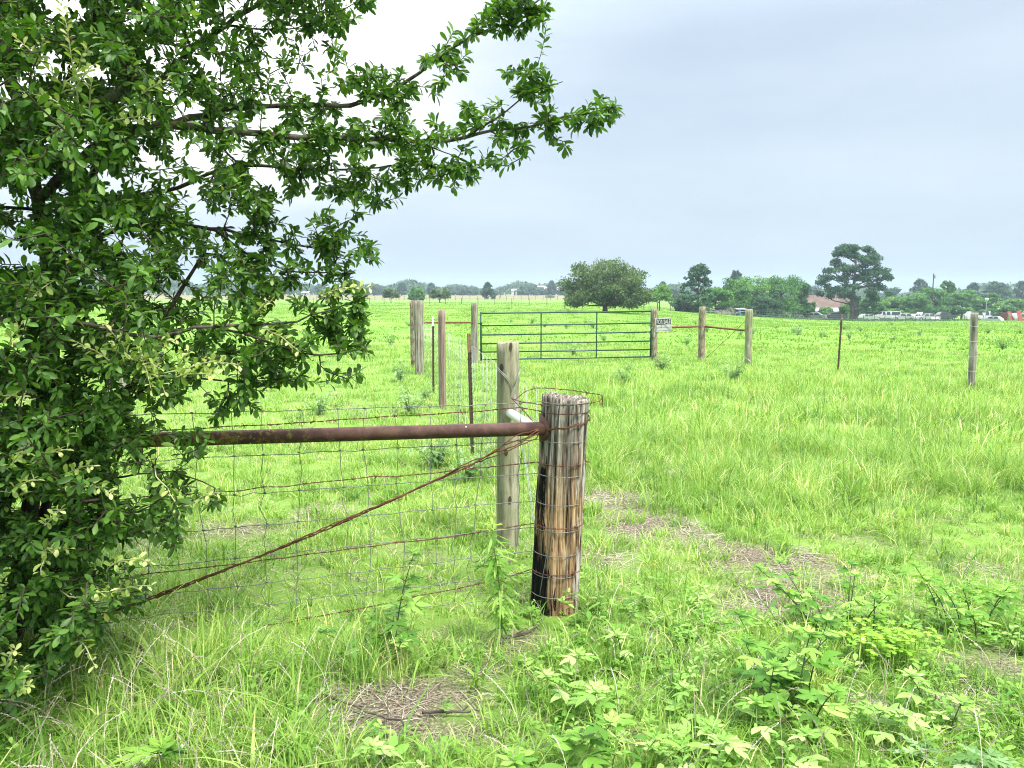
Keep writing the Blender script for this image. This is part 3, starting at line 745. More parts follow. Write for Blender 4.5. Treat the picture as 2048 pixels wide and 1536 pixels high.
cross('thin slanting wire running up to the pale grey green post', [at(1412, 716, JB.y - .05), at(1450, 681, (JB.y + KB.y) / 2 - .1), at(1492, 641, KB.y - .12)], .006)
cross('thin slanting wire in front of the rail left of the gate', [at(852, 700, EB.y), at(905, 658, EB.y + 1.5), at(944, 622, GB.y - .05)], .003)
side('strand_fence', 'faint smooth wires between the pale grey green post and the lone field post', [KB + Vector((.08, 0, 0)), B3, RB, RB + (RB - B3) * 1.3], [.35, .65, .95, 1.2], 'galv', .0012, 0, 4)
for h in (.35, .62, .9, 1.18):
    m = MB(); c = along(RB, RT, RB.z + h); m.tube([c - RB + Vector((math.cos(a) * .073, math.sin(a) * .073, .01 * math.sin(a))) for a in np.linspace(0, 6.28, 17)], .003, 5)
    m.build('wire_wrap', M['galv_light'], rp_)
# ------------------------------------------------------------------ overhanging tree at the fence
M['leaf_dark'] = m_leaf('dark glossy leaf', [(0, (.025, .068, .010)), (.45, (.062, .145, .021)), (.8, (.115, .23, .036)), (.93, (.18, .30, .05)), (1, (.30, .36, .08))], .3, .45, .3, (1.4, 1.5, .5), 2.5, .12)
M['leaf_pale'] = m_leaf('pale new leaf', [(0, (.18, .32, .05)), (.5, (.38, .48, .13)), (1, (.64, .65, .30))], .35, .5, .3, (1.2, 1.2, .7))
M['shoot'] = m_plain('pale new shoot', (.38, .36, .22), .7, 0, .3, .2, 30)
M['twig'] = m_plain('brown twig', (.055, .042, .033), .85, 0, .2, .35, 30)
def norm(a): return a / np.maximum(np.linalg.norm(a, axis=-1, keepdims=True), 1e-9)
def leaves(P, D, L, W, g, curl=.18, roll=.9, shape=(.0, .34, .72, .98, .62)):
    """obovate leaves folded along the midrib: base P, direction D, length L, width W"""
    n = len(P); D = norm(D)
    up = np.tile([[0, 0, 1.0]], (n, 1)) + g.normal(0, roll * .5, (n, 3))
    S = norm(np.cross(D, up)); N = np.cross(S, D)
    N = np.where(N[:, 2:3] < 0, -N, N)
    ts = (0, .28, .62, .86, 1.0); hw = (0, .62, 1.0, .72, 0)
    V = np.zeros((n, 11, 3)); c = curl * g.normal(1, .5, n)
    for j, (tt, h) in enumerate(zip(ts, hw)):
        mid = P + D * (L * tt)[:, None] - N * (L * c * tt ** 2)[:, None]
        if j == 0: V[:, 0] = mid
        elif j == 4: V[:, 10] = mid
        else:
            e = S * (W * h * .5)[:, None]; lift = N * (W * h * .16)[:, None]
            V[:, 3 * j - 2] = mid - e + lift; V[:, 3 * j - 1] = mid; V[:, 3 * j] = mid + e + lift
    b = (np.arange(n) * 11)[:, None]
    Q = np.concatenate([b + np.array([q]) for q in ((1, 2, 5, 4), (2, 3, 6, 5), (4, 5, 8, 7), (5, 6, 9, 8))])
    Tn = np.concatenate([b + np.array([q]) for q in ((0, 2, 1), (0, 3, 2), (7, 8, 10), (8, 9, 10))])
    return V.reshape(-1, 3), Q, Tn
DENS = ["64699999986100279940","24899999863000288830","56799997112556506320","78788655678873556873","67875479889987544410","76662378688855300000","56787788566510000000","04799988886100000000",
        "35899865656200000000","88999998965500000000","87788888876700000000","85577888867500000000","99873444411000000000","99997420000000000000","88842200000000000000","98756530000000000000",
        "99865300000000000000","99840000000000000000","99842000000000000000","88600000000000000000","76000000000000000000","40000000000000000000"]
DN = np.array([[int(c) for c in r] for r in DENS], float) / 9
LIMBS = [  # (pixel x, pixel y, depth) run, start radius, end radius
    ([(15, 1330, 3.62), (40, 1150, 3.60), (62, 1000, 3.62), (92, 800, 3.66), (106, 640, 3.72), (90, 480, 3.75), (60, 330, 3.75), (15, 120, 3.8), (-30, -90, 3.8)], .060, .03),
    ([(30, 1290, 3.66), (110, 960, 3.72), (190, 835, 3.70), (270, 762, 3.66), (318, 690, 3.62), (350, 600, 3.7), (400, 520, 3.75)], .042, .010),
    ([(-60, 330, 3.5), (0, 292, 3.45), (60, 262, 3.4), (160, 222, 3.34), (232, 192, 3.3), (262, 163, 3.28)], .042, .026),
    ([(80, 400, 3.75), (180, 300, 3.72), (300, 252, 3.68), (410, 258, 3.66), (560, 272, 3.66), (730, 278, 3.68), (880, 284, 3.7), (960, 266, 3.7), (1060, 254, 3.72), (1130, 236, 3.72), (1200, 222, 3.74), (1226, 214, 3.75)], .032, .003),
    ([(330, 250, 3.67), (480, 216, 3.8), (600, 212, 3.86), (700, 210, 3.9), (760, 190, 3.92), (820, 160, 3.95), (880, 112, 3.95), (930, 80, 3.96), (1000, 50, 3.98), (1060, 15, 4.0), (1110, -30, 4.0)], .020, .005),
    ([(940, 270, 3.7), (1010, 222, 3.66), (1060, 182, 3.64), (1125, 165, 3.62)], .007, .0025),
    ([(104, 620, 3.72), (190, 480, 3.75), (300, 450, 3.8), (420, 456, 3.86), (560, 482, 3.9), (690, 506, 3.92)], .022, .004),
    ([(-40, 645, 3.35), (0, 641, 3.3), (80, 637, 3.26), (180, 650, 3.22), (250, 668, 3.2), (310, 672, 3.2), (360, 662, 3.22), (430, 652, 3.26), (560, 648, 3.34), (650, 622, 3.4), (738, 592, 3.45)], .016, .003),
    ([(110, 960, 3.72), (190, 870, 3.7), (260, 800, 3.6), (330, 757, 3.55), (480, 765, 3.5), (560, 775, 3.5)], .012, .003),
    ([(62, 1000, 3.62), (200, 962, 3.4), (350, 944, 3.3), (445, 986, 3.2)], .010, .0025),
    ([(50, 1090, 3.6), (150, 1040, 3.35), (300, 1020, 3.2), (390, 1004, 3.15)], .010, .0025),
    ([(95, 520, 3.74), (160, 400, 3.9), (220, 290, 4.0), (330, 150, 4.1), (450, 50, 4.15), (600, -30, 4.2), (740, -70, 4.15), (900, -70, 4.1)], .028, .006),
    ([(160, 400, 3.9), (330, 382, 4.0), (470, 332, 4.02), (640, 342, 4.0), (780, 332, 3.98), (905, 332, 3.95)], .016, .003),
    ([(420, 456, 3.86), (520, 520, 3.75), (600, 545, 3.7), (712, 545, 3.66)], .008, .003),
    ([(430, 652, 3.26), (560, 690, 3.3), (640, 710, 3.35), (735, 700, 3.4)], .008, .003),
    ([(35, 1190, 3.6), (120, 1180, 3.3), (240, 1188, 3.15), (285, 1182, 3.1)], .010, .0025),
    ([(25, 1290, 3.6), (-20, 1320, 3.2), (30, 1350, 3.0), (60, 1372, 2.95)], .010, .003),
    ([(60, 330, 3.75), (150, 130, 3.6), (250, 20, 3.55), (330, -60, 3.5)], .018, .006),
    ([(985, 264, 3.7), (1008, 288, 3.68), (1022, 322, 3.66)], .005, .002),
    ([(840, 284, 3.7), (890, 305, 3.7), (935, 322, 3.7)], .005, .002),
    ([(450, 50, 4.15), (560, 60, 4.1), (640, 40, 4.05)], .008, .003),
]
tb = on(10, 3.62)
tree0 = empty('overhanging_tree', tb, 'dark leaved tree with pale new shoots, overhanging the rusty brace pipe', 'tree')
g = np.random.default_rng(42)
nodes, nrad, trunkpts = [], [], 0
for li, (pl, ra, rb_) in enumerate(LIMBS):
    pts = [at(*p) for p in pl]
    if li == 0: pts = [Vector((tb.x, tb.y, tb.z - .1))] + pts
    fine = []
    for i in range(len(pts) - 1):
        p0, p1, p2, p3 = pts[max(i - 1, 0)], pts[i], pts[i + 1], pts[min(i + 2, len(pts) - 1)]
        m_ = max(2, int((p2 - p1).length / .06))
        for k in range(m_):
            t_ = k / m_
            fine.append(.5 * ((2 * p1) + (p2 - p0) * t_ + (2 * p0 - 5 * p1 + 4 * p2 - p3) * t_ * t_ + (3 * p1 - p0 - 3 * p2 + p3) * t_ ** 3))
    fine.append(pts[-1])
    fine = [p + Vector(g.normal(0, .003, 3)) for p in fine]
    rads = [(ra + (rb_ - ra) * (i / (len(fine) - 1))) * (1 + .10 * math.sin(i * 1.9 + li)) * .8 for i in range(len(fine))]
    mb = MB(); mb.tube([p - tb for p in fine], rads, 10 if ra > .02 else 7)
    if li == 2:                                    # the snapped-off limb ends in splinters
        for k in range(6): mb.tube([fine[-1] - tb + Vector(g.normal(0, .008, 3)), fine[-1] - tb + (fine[-1] - fine[-3]).normalized() * g.uniform(.02, .06) + Vector(g.normal(0, .012, 3))], [.008, .001], 4)
    mb.build('trunk' if li == 0 else 'limb', M['bark'] if ra > .012 else M['twig'], tree0, None, True)
    nodes += fine; nrad += rads
ND = np.array([list(p) for p in nodes])
# attractor points drawn from the density of the crown
def dsample(px, py):
    c = np.clip((px - 32) / 64, 0, 18.999); r = np.clip((py - 32) / 64, 0, 20.999)
    ci, ri = c.astype(int), r.astype(int); fc, fr = c - ci, r - ri
    return DN[ri, ci] * (1 - fc) * (1 - fr) + DN[ri, ci + 1] * fc * (1 - fr) + DN[ri + 1, ci] * (1 - fc) * fr + DN[ri + 1, ci + 1] * fc * fr
NT_ = 34000
px = g.uniform(-330, 1280, NT_); py = g.uniform(-260, 1420, NT_)
dn = dsample(np.maximum(px, 5), np.maximum(py, 5))
dn = np.where(px < 0, np.where((py < 1350), .55, .3), dn)
gap = vnoise(px / 100, py / 100, 3.4, 55) + .6 * vnoise(px / 100, py / 100, 8, 56)
dn = dn * (1 + 1.35 * gap)
keep = (g.uniform(0, 1, NT_) < (dn.clip(0, 1) ** 1.3) * .47 * (1 + 1.5 * (1 - sstep(180, 360, px)))) & (dn > .10)
px, py, dn = px[keep], py[keep], dn[keep]
spread_ = np.interp(px, [-300, 250, 650, 1000], [.52, .42, .24, .12]) * np.interp(py, [0, 500, 900, 1400], [1, 1, .75, .5])
cen = np.interp(py, [0, 600, 900, 1200, 1400], [3.85, 3.7, 3.55, 3.35, 3.15])
dep = cen + g.normal(0, 1, len(px)) * spread_
# thin parts follow the nearest limb in depth
LP = np.array([[q[0], q[1], q[2]] for pl, a, b in LIMBS for s, e_ in zip(pl, pl[1:]) for q in [tuple(np.array(s) + (np.array(e_) - np.array(s)) * f) for f in (0, .25, .5, .75)]])
dd = ((px[:, None] - LP[None, :, 0]) ** 2 + (py[:, None] - LP[None, :, 1]) ** 2); ni = dd.argmin(1)
near = np.exp(-np.sqrt(dd.min(1)) / 60) * sstep(300, 650, px)
dep = dep * (1 - near) + (LP[ni, 2] + g.normal(0, .07, len(px))) * near
far_ = np.sqrt(dd.min(1)); kk = ~((py > 540) & (px > 738) | (py > 765) & (px > 560)) & (px < 790) | ((px >= 790) & (py < 420)) & (far_ < 38 + 34 * g.uniform(0, 1, len(px)) - .03 * (px - 790))
ex = g.normal(0, 1, (16, 3)); px, py, dep = np.append(px[kk], 736 + 16 * ex[:, 0]), np.append(py[kk], -8 + 16 * ex[:, 1]), np.append(dep[kk], 4.1 + .04 * ex[:, 2])
AT = np.array([list(at(a, b, c)) for a, b, c in zip(px, py, dep)])
AT = AT[AT[:, 2] > terrain(AT[:, 0], AT[:, 1]) + .06]
d0 = np.array([np.min(((ND - p) ** 2).sum(1)) for p in AT]); AT = AT[np.argsort(d0)]
PTS = np.zeros((len(ND) + 2 * len(AT), 3)); PTS[:len(ND)] = ND; cnt = len(ND)
par = np.full(len(PTS), -1); edges = []
for p in AT:
    q = PTS[:cnt]; d2 = ((q - p) ** 2).sum(1) + .0006 * (np.arange(cnt) >= len(ND)); j = int(d2.argmin())
    L_ = math.sqrt(d2[j]); mid = (q[j] + p) / 2 + np.array([g.normal(0, .06), g.normal(0, .06), g.normal(0, .05) - .03]) * L_
    PTS[cnt] = mid; PTS[cnt + 1] = p; edges.append((j, cnt, cnt + 1)); cnt += 2
ch = np.zeros(cnt); 
for j, m_, e_ in reversed(edges):
    ch[m_] = ch[e_] + 1; ch[j] += ch[m_]
mb = MB(); lp, ld, ll = [], [], []
tbv = np.array(tb)
for j, m_, e_ in edges:
    a, b, c = PTS[j], PTS[m_], PTS[e_]; w = min(.0095, .0013 * (1 + ch[m_]) ** .45)
    mb.tube([Vector(a - tbv), Vector(b - tbv), Vector(c - tbv)], [w * 1.25, w, w * .85], 4, False)
    L_ = np.linalg.norm(c - a); d = (c - b) / max(1e-6, np.linalg.norm(c - b)); tipk = ch[e_] == 0
    n_ = int(g.integers(11, 16)) if tipk else int(g.integers(7, 10))
    reach = min(.13, max(.05, L_))
    for k in range(n_):
        u = (k / n_) ** .8; pos = c - d * reach * (1 - u)
        az = 2.4 * k + g.uniform(0, .8); s = np.cross(d, [0, 0, 1]); s = s / max(1e-6, np.linalg.norm(s)); v = np.cross(s, d)
        rad = s * math.cos(az) + v * math.sin(az)
        lp.append(pos); ld.append(d * (.25 + .55 * u) + rad * (1.0 - .35 * u) + np.array([0, 0, -.12])); ll.append(g.uniform(.034, .060) * (1 - .35 * (u > .9)))
mb.build('twig_mesh', M['twig'], tree0).name = 'twigs'
lp, ld, ll = np.array(lp) - tbv, np.array(ld), np.array(ll)
V, Q, Tn = leaves(lp, ld, ll, ll * g.uniform(.36, .48, len(ll)), g)
rv = g.beta(2.0, 2.4, len(ll)); print('tree leaves', len(ll))
link(bpy.data.objects.new('foliage', np_mesh('foliage', V, Q, Tn, np.tile(rv, 4), np.tile(rv, 4), M['leaf_dark'], True)), tree0)
SHOOTS = [(160, 220, 125, 10, 3.1), (140, 190, 10, 58, 3.1), (178, 228, 184, 148, 3.05), (262, 212, 342, 155, 3.1), (215, 248, 302, 238, 3.1), (155, 228, 58, 184, 3.05), (185, 250, 110, 268, 3.05), (150, 150, 178, 95, 3.08), (70, 130, 90, 80, 3.1), (150, 180, 190, 128, 3.05),
    (225, 725, 152, 684, 2.95), (268, 722, 222, 688, 2.95), (282, 725, 276, 672, 2.93), (286, 727, 320, 736, 2.93), (282, 712, 304, 780, 2.93), (250, 700, 208, 650, 3.0), (300, 700, 352, 680, 2.98), (8, 790, 58, 806, 2.9), (376, 736, 480, 730, 3.0), (352, 754, 440, 752, 3.0), (300, 740, 330, 788, 2.95), (355, 740, 380, 700, 2.97), (530, 658, 596, 702, 3.2), (500, 640, 545, 600, 3.25), (20, 690, 42, 650, 2.9),
    (70, 930, 134, 898, 2.85), (122, 976, 226, 986, 2.85), (126, 956, 184, 932, 2.85), (322, 964, 362, 1026, 2.95), (80, 1104, 138, 1098, 2.8), (90, 1102, 82, 1150, 2.8), (214, 1192, 300, 1172, 2.9), (160, 1196, 216, 1184, 2.85), (222, 1130, 300, 1122, 2.9), (18, 1372, 52, 1338, 2.7), (10, 1340, 30, 1300, 2.7), (20, 930, 60, 900, 2.8), (95, 1050, 120, 1020, 2.8), (20, 985, 70, 960, 2.8), (110, 560, 62, 600, 3.0), (20, 1392, 60, 1372, 2.7),
    (380, 1010, 440, 985, 3.0), (160, 1280, 190, 1330, 2.75), (640, 590, 742, 575, 3.4)]
for (x0, y0, x1, y1, dp) in SHOOTS:
    a, b = at(x0, y0, dp + .06), at(x1, y1, dp - .03); L_ = (b - a).length
    pts = [a.lerp(b, f) + Vector((0, 0, .06 * L_ * math.sin(f * 3.1))) + Vector(g.normal(0, .002, 3)) for f in (0, .25, .5, .75, 1)]
    j = int(((PTS[:cnt] - np.array(a)) ** 2).sum(1).argmin()); root = Vector(PTS[j])
    if (root - a).length < .6: pts = [root, root.lerp(a, .6) + Vector((0, -.02, 0))] + pts
    mb = MB(); mb.tube([p - tb for p in pts], [.0026] * (len(pts) - 2) + [.002, .0012], 5)
    o = mb.build('young_shoot', M['shoot'], tree0, None, True)
    n_ = max(9, int(L_ / .0105)); lp, ld, ll = [], [], []
    d = np.array((b - a).normalized()); s = np.cross(d, [0, 0, 1]); s /= np.linalg.norm(s); v = np.cross(s, d)
    for k in range(n_):
        u = k / (n_ - 1); az = 2.4 * k + g.uniform(0, .6); rad = s * math.cos(az) + v * math.sin(az)
        ia = u * 4; i0 = min(3, int(ia)); p = pts[-5 + i0].lerp(pts[-4 + i0], ia - i0)
        lp.append(np.array(p) - tbv + rad * .002); ld.append(d * .55 + rad * .9 + [0, 0, .1]); ll.append(g.uniform(.030, .050) * (1.1 - .45 * u))
    lp, ld, ll = map(np.array, (lp, ld, ll))
    V, Q, Tn = leaves(lp, ld, ll, ll * .5, g); rv = (.25 + .6 * np.linspace(0, 1, n_) + g.normal(0, .12, n_)).clip(0, 1)
    link(bpy.data.objects.new('young_leaves', np_mesh('young_leaves', V, Q, Tn, np.tile(rv, 4), np.tile(rv, 4), M['leaf_pale'], True)), o)
# ------------------------------------------------------------------ broad leaved weeds of the verge
M['weed'] = m_leaf('ragweed leaf', [(0, (.07, .19, .022)), (.4, (.15, .33, .040)), (.75, (.25, .43, .075)), (1, (.38, .54, .14))], .38, .55, .3, (1.2, 1.25, .6), up=.5)
M['weed_young'] = m_leaf('young ragweed leaf', [(0, (.24, .42, .05)), (1, (.42, .54, .07))], .4, .5, .3, (1.2, 1.2, .5), up=.5)
M['clover'] = m_leaf('clover leaf', [(0, (.16, .36, .03)), (1, (.34, .52, .06))], .35, .5, .3, (1.2, 1.2, .5), up=.5)
M['weed_pale'] = m_leaf('pale ragweed leaf', [(0, (.17, .35, .05)), (.5, (.29, .48, .11)), (1, (.44, .60, .22))], .35, .6, .3, (1.15, 1.2, .7), up=.6)
M['stem'] = m_plain('weed stem', (.14, .22, .06), .7, 0, .3, .3, 20)
M['stem_dark'] = m_plain('dark weed stem', (.05, .075, .03), .7, 0, .3, .3, 20)
M['greyweed'] = m_leaf('grey green thistle leaf', [(0, (.10, .21, .05)), (.5, (.20, .33, .13)), (1, (.34, .46, .24))], .3, .7, .2, (1.1, 1.2, .8), up=.5)
def lobed(lobes, width=.15, sinus=.36):
    """star-shaped outline of a palmate leaf along +x, unit length: list of (angle deg, length)"""
    out = [(0, 0)]
    lobes = sorted(lobes, key=lambda t_: t_[0])
    for i, (a, l) in enumerate(lobes):
        a = R(a)
        for f, w in ((.30, width * .8), (.55, width), (.80, width * .62)):
            if i == 0 or f > .4: out.append((l * f * math.cos(a) + w * math.sin(a), l * f * math.sin(a) - w * math.cos(a)))
        out.append((l * math.cos(a), l * math.sin(a)))
        for f, w in ((.80, width * .62), (.55, width), (.30, width * .8)):
            if i == len(lobes) - 1 or f > .4: out.append((l * f * math.cos(a) - w * math.sin(a), l * f * math.sin(a) + w * math.cos(a)))
        if i < len(lobes) - 1:
            b = R((lobes[i][0] + lobes[i + 1][0]) / 2); out.append((sinus * math.cos(b), sinus * math.sin(b)))
    return out
SH5 = lobed([(-78, .55), (-40, .85), (0, 1), (40, .85), (78, .55)], .13)
SH3 = lobed([(-46, .78), (0, 1), (46, .78)], .17, .42)
SH1 = [(0, 0), (.2, -.13), (.5, -.19), (.8, -.10), (1, 0), (.8, .10), (.5, .19), (.2, .13)]
SHN = [(0, 0), (.25, -.07), (.6, -.085), (.85, -.045), (1, 0), (.85, .045), (.6, .085), (.25, .07)]
SHT = [(0, 0), (.10, -.05), (.18, -.16), (.24, -.06), (.36, -.24), (.42, -.08), (.55, -.27), (.6, -.09), (.74, -.22), (.78, -.06), (.9, -.10), (1, 0), (.9, .10), (.78, .06), (.74, .22), (.6, .09), (.55, .27), (.42, .08), (.36, .24), (.24, .06), (.18, .16), (.10, .05)]
def add_leaf(mb, p, az, tilt, L, shape, g, droop=.35, roll=0.0, wave=.03):
    D = Vector((math.cos(az) * math.cos(tilt), math.sin(az) * math.cos(tilt), math.sin(tilt)))
    S = Vector((-math.sin(az), math.cos(az), 0)); N = D.cross(S)
    S = (S * math.cos(roll) + N * math.sin(roll)); N = D.cross(S)
    vs = []
    def P(x, y):
        r2 = x * x + y * y
        return p + (D * x + S * y + N * (-droop * r2 + .25 * abs(y) * (1 - abs(y)) + wave * math.sin(9 * x + 7 * y))) * L
    vs.append(P(.33, 0)); vs += [P(x, y) for x, y in shape]
    n = len(shape); r_ = g.uniform(0, 1)
    mb.add(vs, [(0, 1 + i, 1 + (i + 1) % n) for i in range(n)], r_)
def ragweed(name, label, px, py, h, L, stems=1, shape='mix', mat='weed', seed=0, spread=.10, young=True, dark=True, base=None, group='broad leaved weeds of the verge'):
    g = np.random.default_rng(1000 + seed); b = base or ground(px, py)
    o = empty(name, b, label, 'weed', group)
    ms, ml, my = MB(), MB(), MB()
    for s in range(stems):
        ms = MB(); a = g.uniform(0, 6.28); rr_ = spread * math.sqrt(g.uniform(0, 1)) * (stems > 1)
        r0 = Vector((rr_ * math.cos(a), rr_ * math.sin(a), -.02)); hh = h * g.uniform(.72, 1.08) if stems > 1 else h
        ln = Vector((r0.x * 1.2 + g.normal(0, .05), r0.y * 1.2 + g.normal(0, .05), 0))
        pts = [r0 + Vector((ln.x * f * f, ln.y * f * f, hh * f)) for f in np.linspace(0, 1, 7)]
        ms.tube(pts, [.0045 * (1 - .6 * f) for f in np.linspace(0, 1, 7)], 5)
        nn = max(2, int(hh / .075)); az0 = g.uniform(0, 6.28)
        for k in range(nn):
            f = .18 + .78 * (k + .5) / nn if nn > 2 else .55 + .4 * k
            q = f * 6; i0 = min(5, int(q)); p = pts[i0].lerp(pts[i0 + 1], q - i0)
            for sgn in (0, math.pi):
                az = az0 + k * 1.571 + sgn + g.normal(0, .25); l_ = L * g.uniform(.85, 1.3) * (1.15 - .4 * f)
                shp = {'mix': (SH5, SH3, SH3, SH1)[int(g.integers(0, 4))], '5': SH5, '3': SH3, '1': SH1}[shape]
                pet = Vector((math.cos(az), math.sin(az), .55)) * l_ * .30
                ms.tube([p, p + pet], [.0018, .0012], 4); add_leaf(ml, p + pet, az, g.normal(.15, .2), l_, shp, g, .35, g.normal(0, .2))
        tp = pts[-1]
        for k in range(7):
            az = k * 2.4 + g.uniform(0, .5); add_leaf((my if k > 3 else ml) if young else ml, tp + Vector((0, 0, .004 * k)), az, .30 + .13 * k, L * (.72 - .085 * k), (SH3 if shape != '1' else SH1) if k < 4 else SHN, g, .25)
        ms.build('stem', M['stem_dark' if dark else 'stem'], o)
    ml.build('foliage', M[mat], o, None, True)
    if young and my.v: my.build('young_leaves', M['weed_young'], o, None, True)
    return o
RAG = [  # label, base pixel, height, leaf length, stems, leaf shape, material
    ('tall single stemmed ragweed standing in front of the sagging brace wire', 790, 1312, .60, .13, 1, '5', 'weed'),
    ('low leafy ragweed clump round the foot of the tall single stemmed ragweed', 800, 1325, .26, .10, 6, '3', 'weed'),
    ('large ragweed with five fingered leaves cut by the lower edge, below the overhanging tree', 290, 1600, .24, .17, 1, '5', 'weed'),
    ('pale ragweed cut by the lower edge, in front of the straw covered patch', 790, 1570, .20, .13, 1, '3', 'weed_pale'),
    ('leafy ragweed clump just right of the corner post foot', 1235, 1255, .26, .10, 6, '1', 'weed'),
    ('small pale ragweed growing right of the corner post, nearer than the leafy clump', 1245, 1330, .20, .11, 1, '3', 'weed_pale'),
    ('pale ragweed group between the corner post and the lower edge', 1170, 1420, .24, .12, 3, '3', 'weed_pale'),
    ('broad leaved ragweed at the lower edge below the corner post', 1090, 1590, .26, .15, 3, '3', 'weed'),
    ('tall bushy ragweed with dark stems in the middle of the right verge', 1560, 1440, .42, .12, 7, '3', 'weed'),
    ('leaning dark stemmed ragweed rising out of the bushy one', 1545, 1400, .48, .12, 2, '5', 'weed'),
    ('pale five fingered ragweed in front of the bushy ragweed', 1490, 1500, .17, .12, 2, '3', 'weed_pale'),
    ('pale low ragweed left of the bushy ragweed foot', 1400, 1480, .16, .11, 2, '3', 'weed_pale'),
    ('pale low ragweed at the lower edge under the bushy ragweed', 1420, 1570, .15, .11, 3, '3', 'weed_pale'),
    ('wide dark stemmed ragweed thicket behind the yellow green clover', 1700, 1275, .36, .10, 9, '3', 'weed'),
    ('ragweed clump left of the wide dark stemmed thicket', 1600, 1260, .24, .10, 5, '1', 'weed'),
    ('ragweed thicket at the right edge of the verge', 1940, 1260, .34, .10, 8, '3', 'weed'),
    ('ragweed cut by the right edge beside the verge thicket', 2035, 1280, .26, .10, 4, '3', 'weed'),
    ('thin pale ragweed on the bare soil near the right edge', 1855, 1430, .20, .12, 1, '3', 'weed_pale'),
    ('second thin pale ragweed on the bare soil, the nearer one', 1900, 1470, .16, .11, 1, '3', 'weed_pale'),
    ('pale ragweed with upright tip left of the thistle', 1745, 1510, .18, .12, 2, '3', 'weed_pale'),
    ('ragweed at the lower edge between the bushy one and the thistle', 1650, 1560, .16, .11, 2, '3', 'weed_pale'),
    ('small leafy seedling group on the straw below the green post', 1010, 1330, .12, .07, 4, '1', 'weed'),
    ('leafy weed group at the lower edge left of the pale ragweed', 1240, 1560, .2, .11, 3, '1', 'weed'),
    ('low weed tuft at the foot of the overhanging tree', 225, 1300, .2, .08, 4, '1', 'weed'),
    ('low weeds among the grass under the brace wire', 480, 1395, .14, .07, 5, '1', 'weed'),
    ('ragweed seedling right of the straw patch behind the corner post', 1345, 1210, .14, .08, 2, '1', 'weed_pale'),
]
for k, (lab, x_, y_, h_, L_, n_, shp, mt) in enumerate(RAG):
    ragweed('ragweed', lab, x_, y_, h_ * .82, L_ * .78, max(1, round(n_ * .9)), shp, mt, k, .06 + .018 * n_, True, n_ > 6 or n_ == 1)
# narrow leaved goldenrod beside the corner post
def goldenrod(label, px, py, h, seed):
    g = np.random.default_rng(seed); b = ground(px, py); o = empty('goldenrod', b, label, 'weed', 'broad leaved weeds of the verge'); ms, ml, my = MB(), MB(), MB()
    pts = [Vector((-.035 * f + .01 * math.sin(5 * f), .01 * f, h * f)) for f in np.linspace(0, 1, 9)]; ms.tube(pts, [.005 * (1 - .6 * f) for f in np.linspace(0, 1, 9)], 6)
    for k in range(110):
        f = .12 + .88 * k / 109; q = f * 8; i0 = min(7, int(q)); p = pts[i0].lerp(pts[i0 + 1], q - i0)
        top = f > .93; add_leaf(my if top else ml, p, 2.4 * k + g.normal(0, .2), (.5 if top else g.normal(.05, .25)), .115 * g.uniform(.7, 1.1) * (.7 + .5 * f if f < .8 else 1.5 - .8 * f), SHN, g, .55 if not top else .3)
    ms.build('stem', M['stem'], o); ml.build('foliage', M['weed'], o, None, True); my.build('young_leaves', M['weed_young'], o, None, True)
goldenrod('tall narrow leaved weed with a yellow green tip left of the corner post', 1003, 1290, .62, 77)
# yellow green clover patch
g = np.random.default_rng(91); b = ground(1770, 1330); o = empty('clover_patch', b, 'bright yellow green clover patch in front of the wide ragweed thicket', 'weed'); ms, ml = MB(), MB()
for k in range(150):
    p = Vector((g.normal(0, .11), g.normal(0, .08), 0)); h_ = g.uniform(.08, .17); ml.tube([p, p + Vector((0, 0, h_))], .0012, 3)
    for j in range(3): add_leaf(ml, p + Vector((0, 0, h_)), j * 2.09 + g.uniform(0, 1), .1, .026, [(0, 0), (.5, -.42), (.95, -.3), (1, 0), (.95, .3), (.5, .42)], g, .2)
ml.build('foliage', M['clover'], o)
# thistle rosettes
def thistle(label, px, py, L, n, seed):
    g = np.random.default_rng(seed); b = ground(px, py); o = empty('thistle', b, label, 'weed', 'thistles of the verge'); ml = MB()
    for k in range(n): add_leaf(ml, Vector((0, 0, .02 + .006 * k)), k * 2.4 + g.uniform(0, .4), .25 + .07 * (k % 8), L * g.uniform(.7, 1.1), SHT, g, .45, 0, .06)
    ml.build('foliage', M['greyweed'], o)
thistle('grey green spiny thistle rosette in the lower right corner', 1965, 1560, .13, 11, 5)
thistle('smaller spiny thistle left of the corner rosette', 1840, 1530, .10, 9, 6)

# low leafy ground cover between the tufts
def cover(name, n, seed, keep, L, mat, label, d1=7.0):
    g = np.random.default_rng(seed); x, y, _ = zone(n, 1.6, d1, 46, seed); k = g.uniform(0, 1, n) < keep(x, y); x, y = x[k], y[k]; n = len(x)
    per = 9; idx = np.repeat(np.arange(n), per); N = n * per; hh = g.uniform(.02, .12, n); sz = g.uniform(.6, 1.4, n)
    az = g.uniform(0, 6.28, n)[idx] + np.tile(np.arange(per) * 2.4, n) + g.normal(0, .2, N); f = np.tile(np.linspace(.25, 1, per), n)
    P = np.stack([x[idx], y[idx], terrain(x, y)[idx] + hh[idx] * f], 1); D = np.stack([np.cos(az), np.sin(az), .15 + .5 * f + g.normal(0, .15, N)], 1)
    ll = L * sz[idx] * g.uniform(.7, 1.2, N) * (1.2 - .5 * f); V, Q, Tn = leaves(P, D, ll, ll * g.uniform(.34, .55, n)[idx], g, .25, .4)
    rv = (g.uniform(0, 1, n)[idx] * .6 + g.uniform(0, 1, N) * .4); o = link(bpy.data.objects.new(name, np_mesh(name, V, Q, Tn, np.tile(rv, 4), np.tile(rv, 4), M[mat], True)))
    tag(o, label, 'ground cover', kind='stuff')
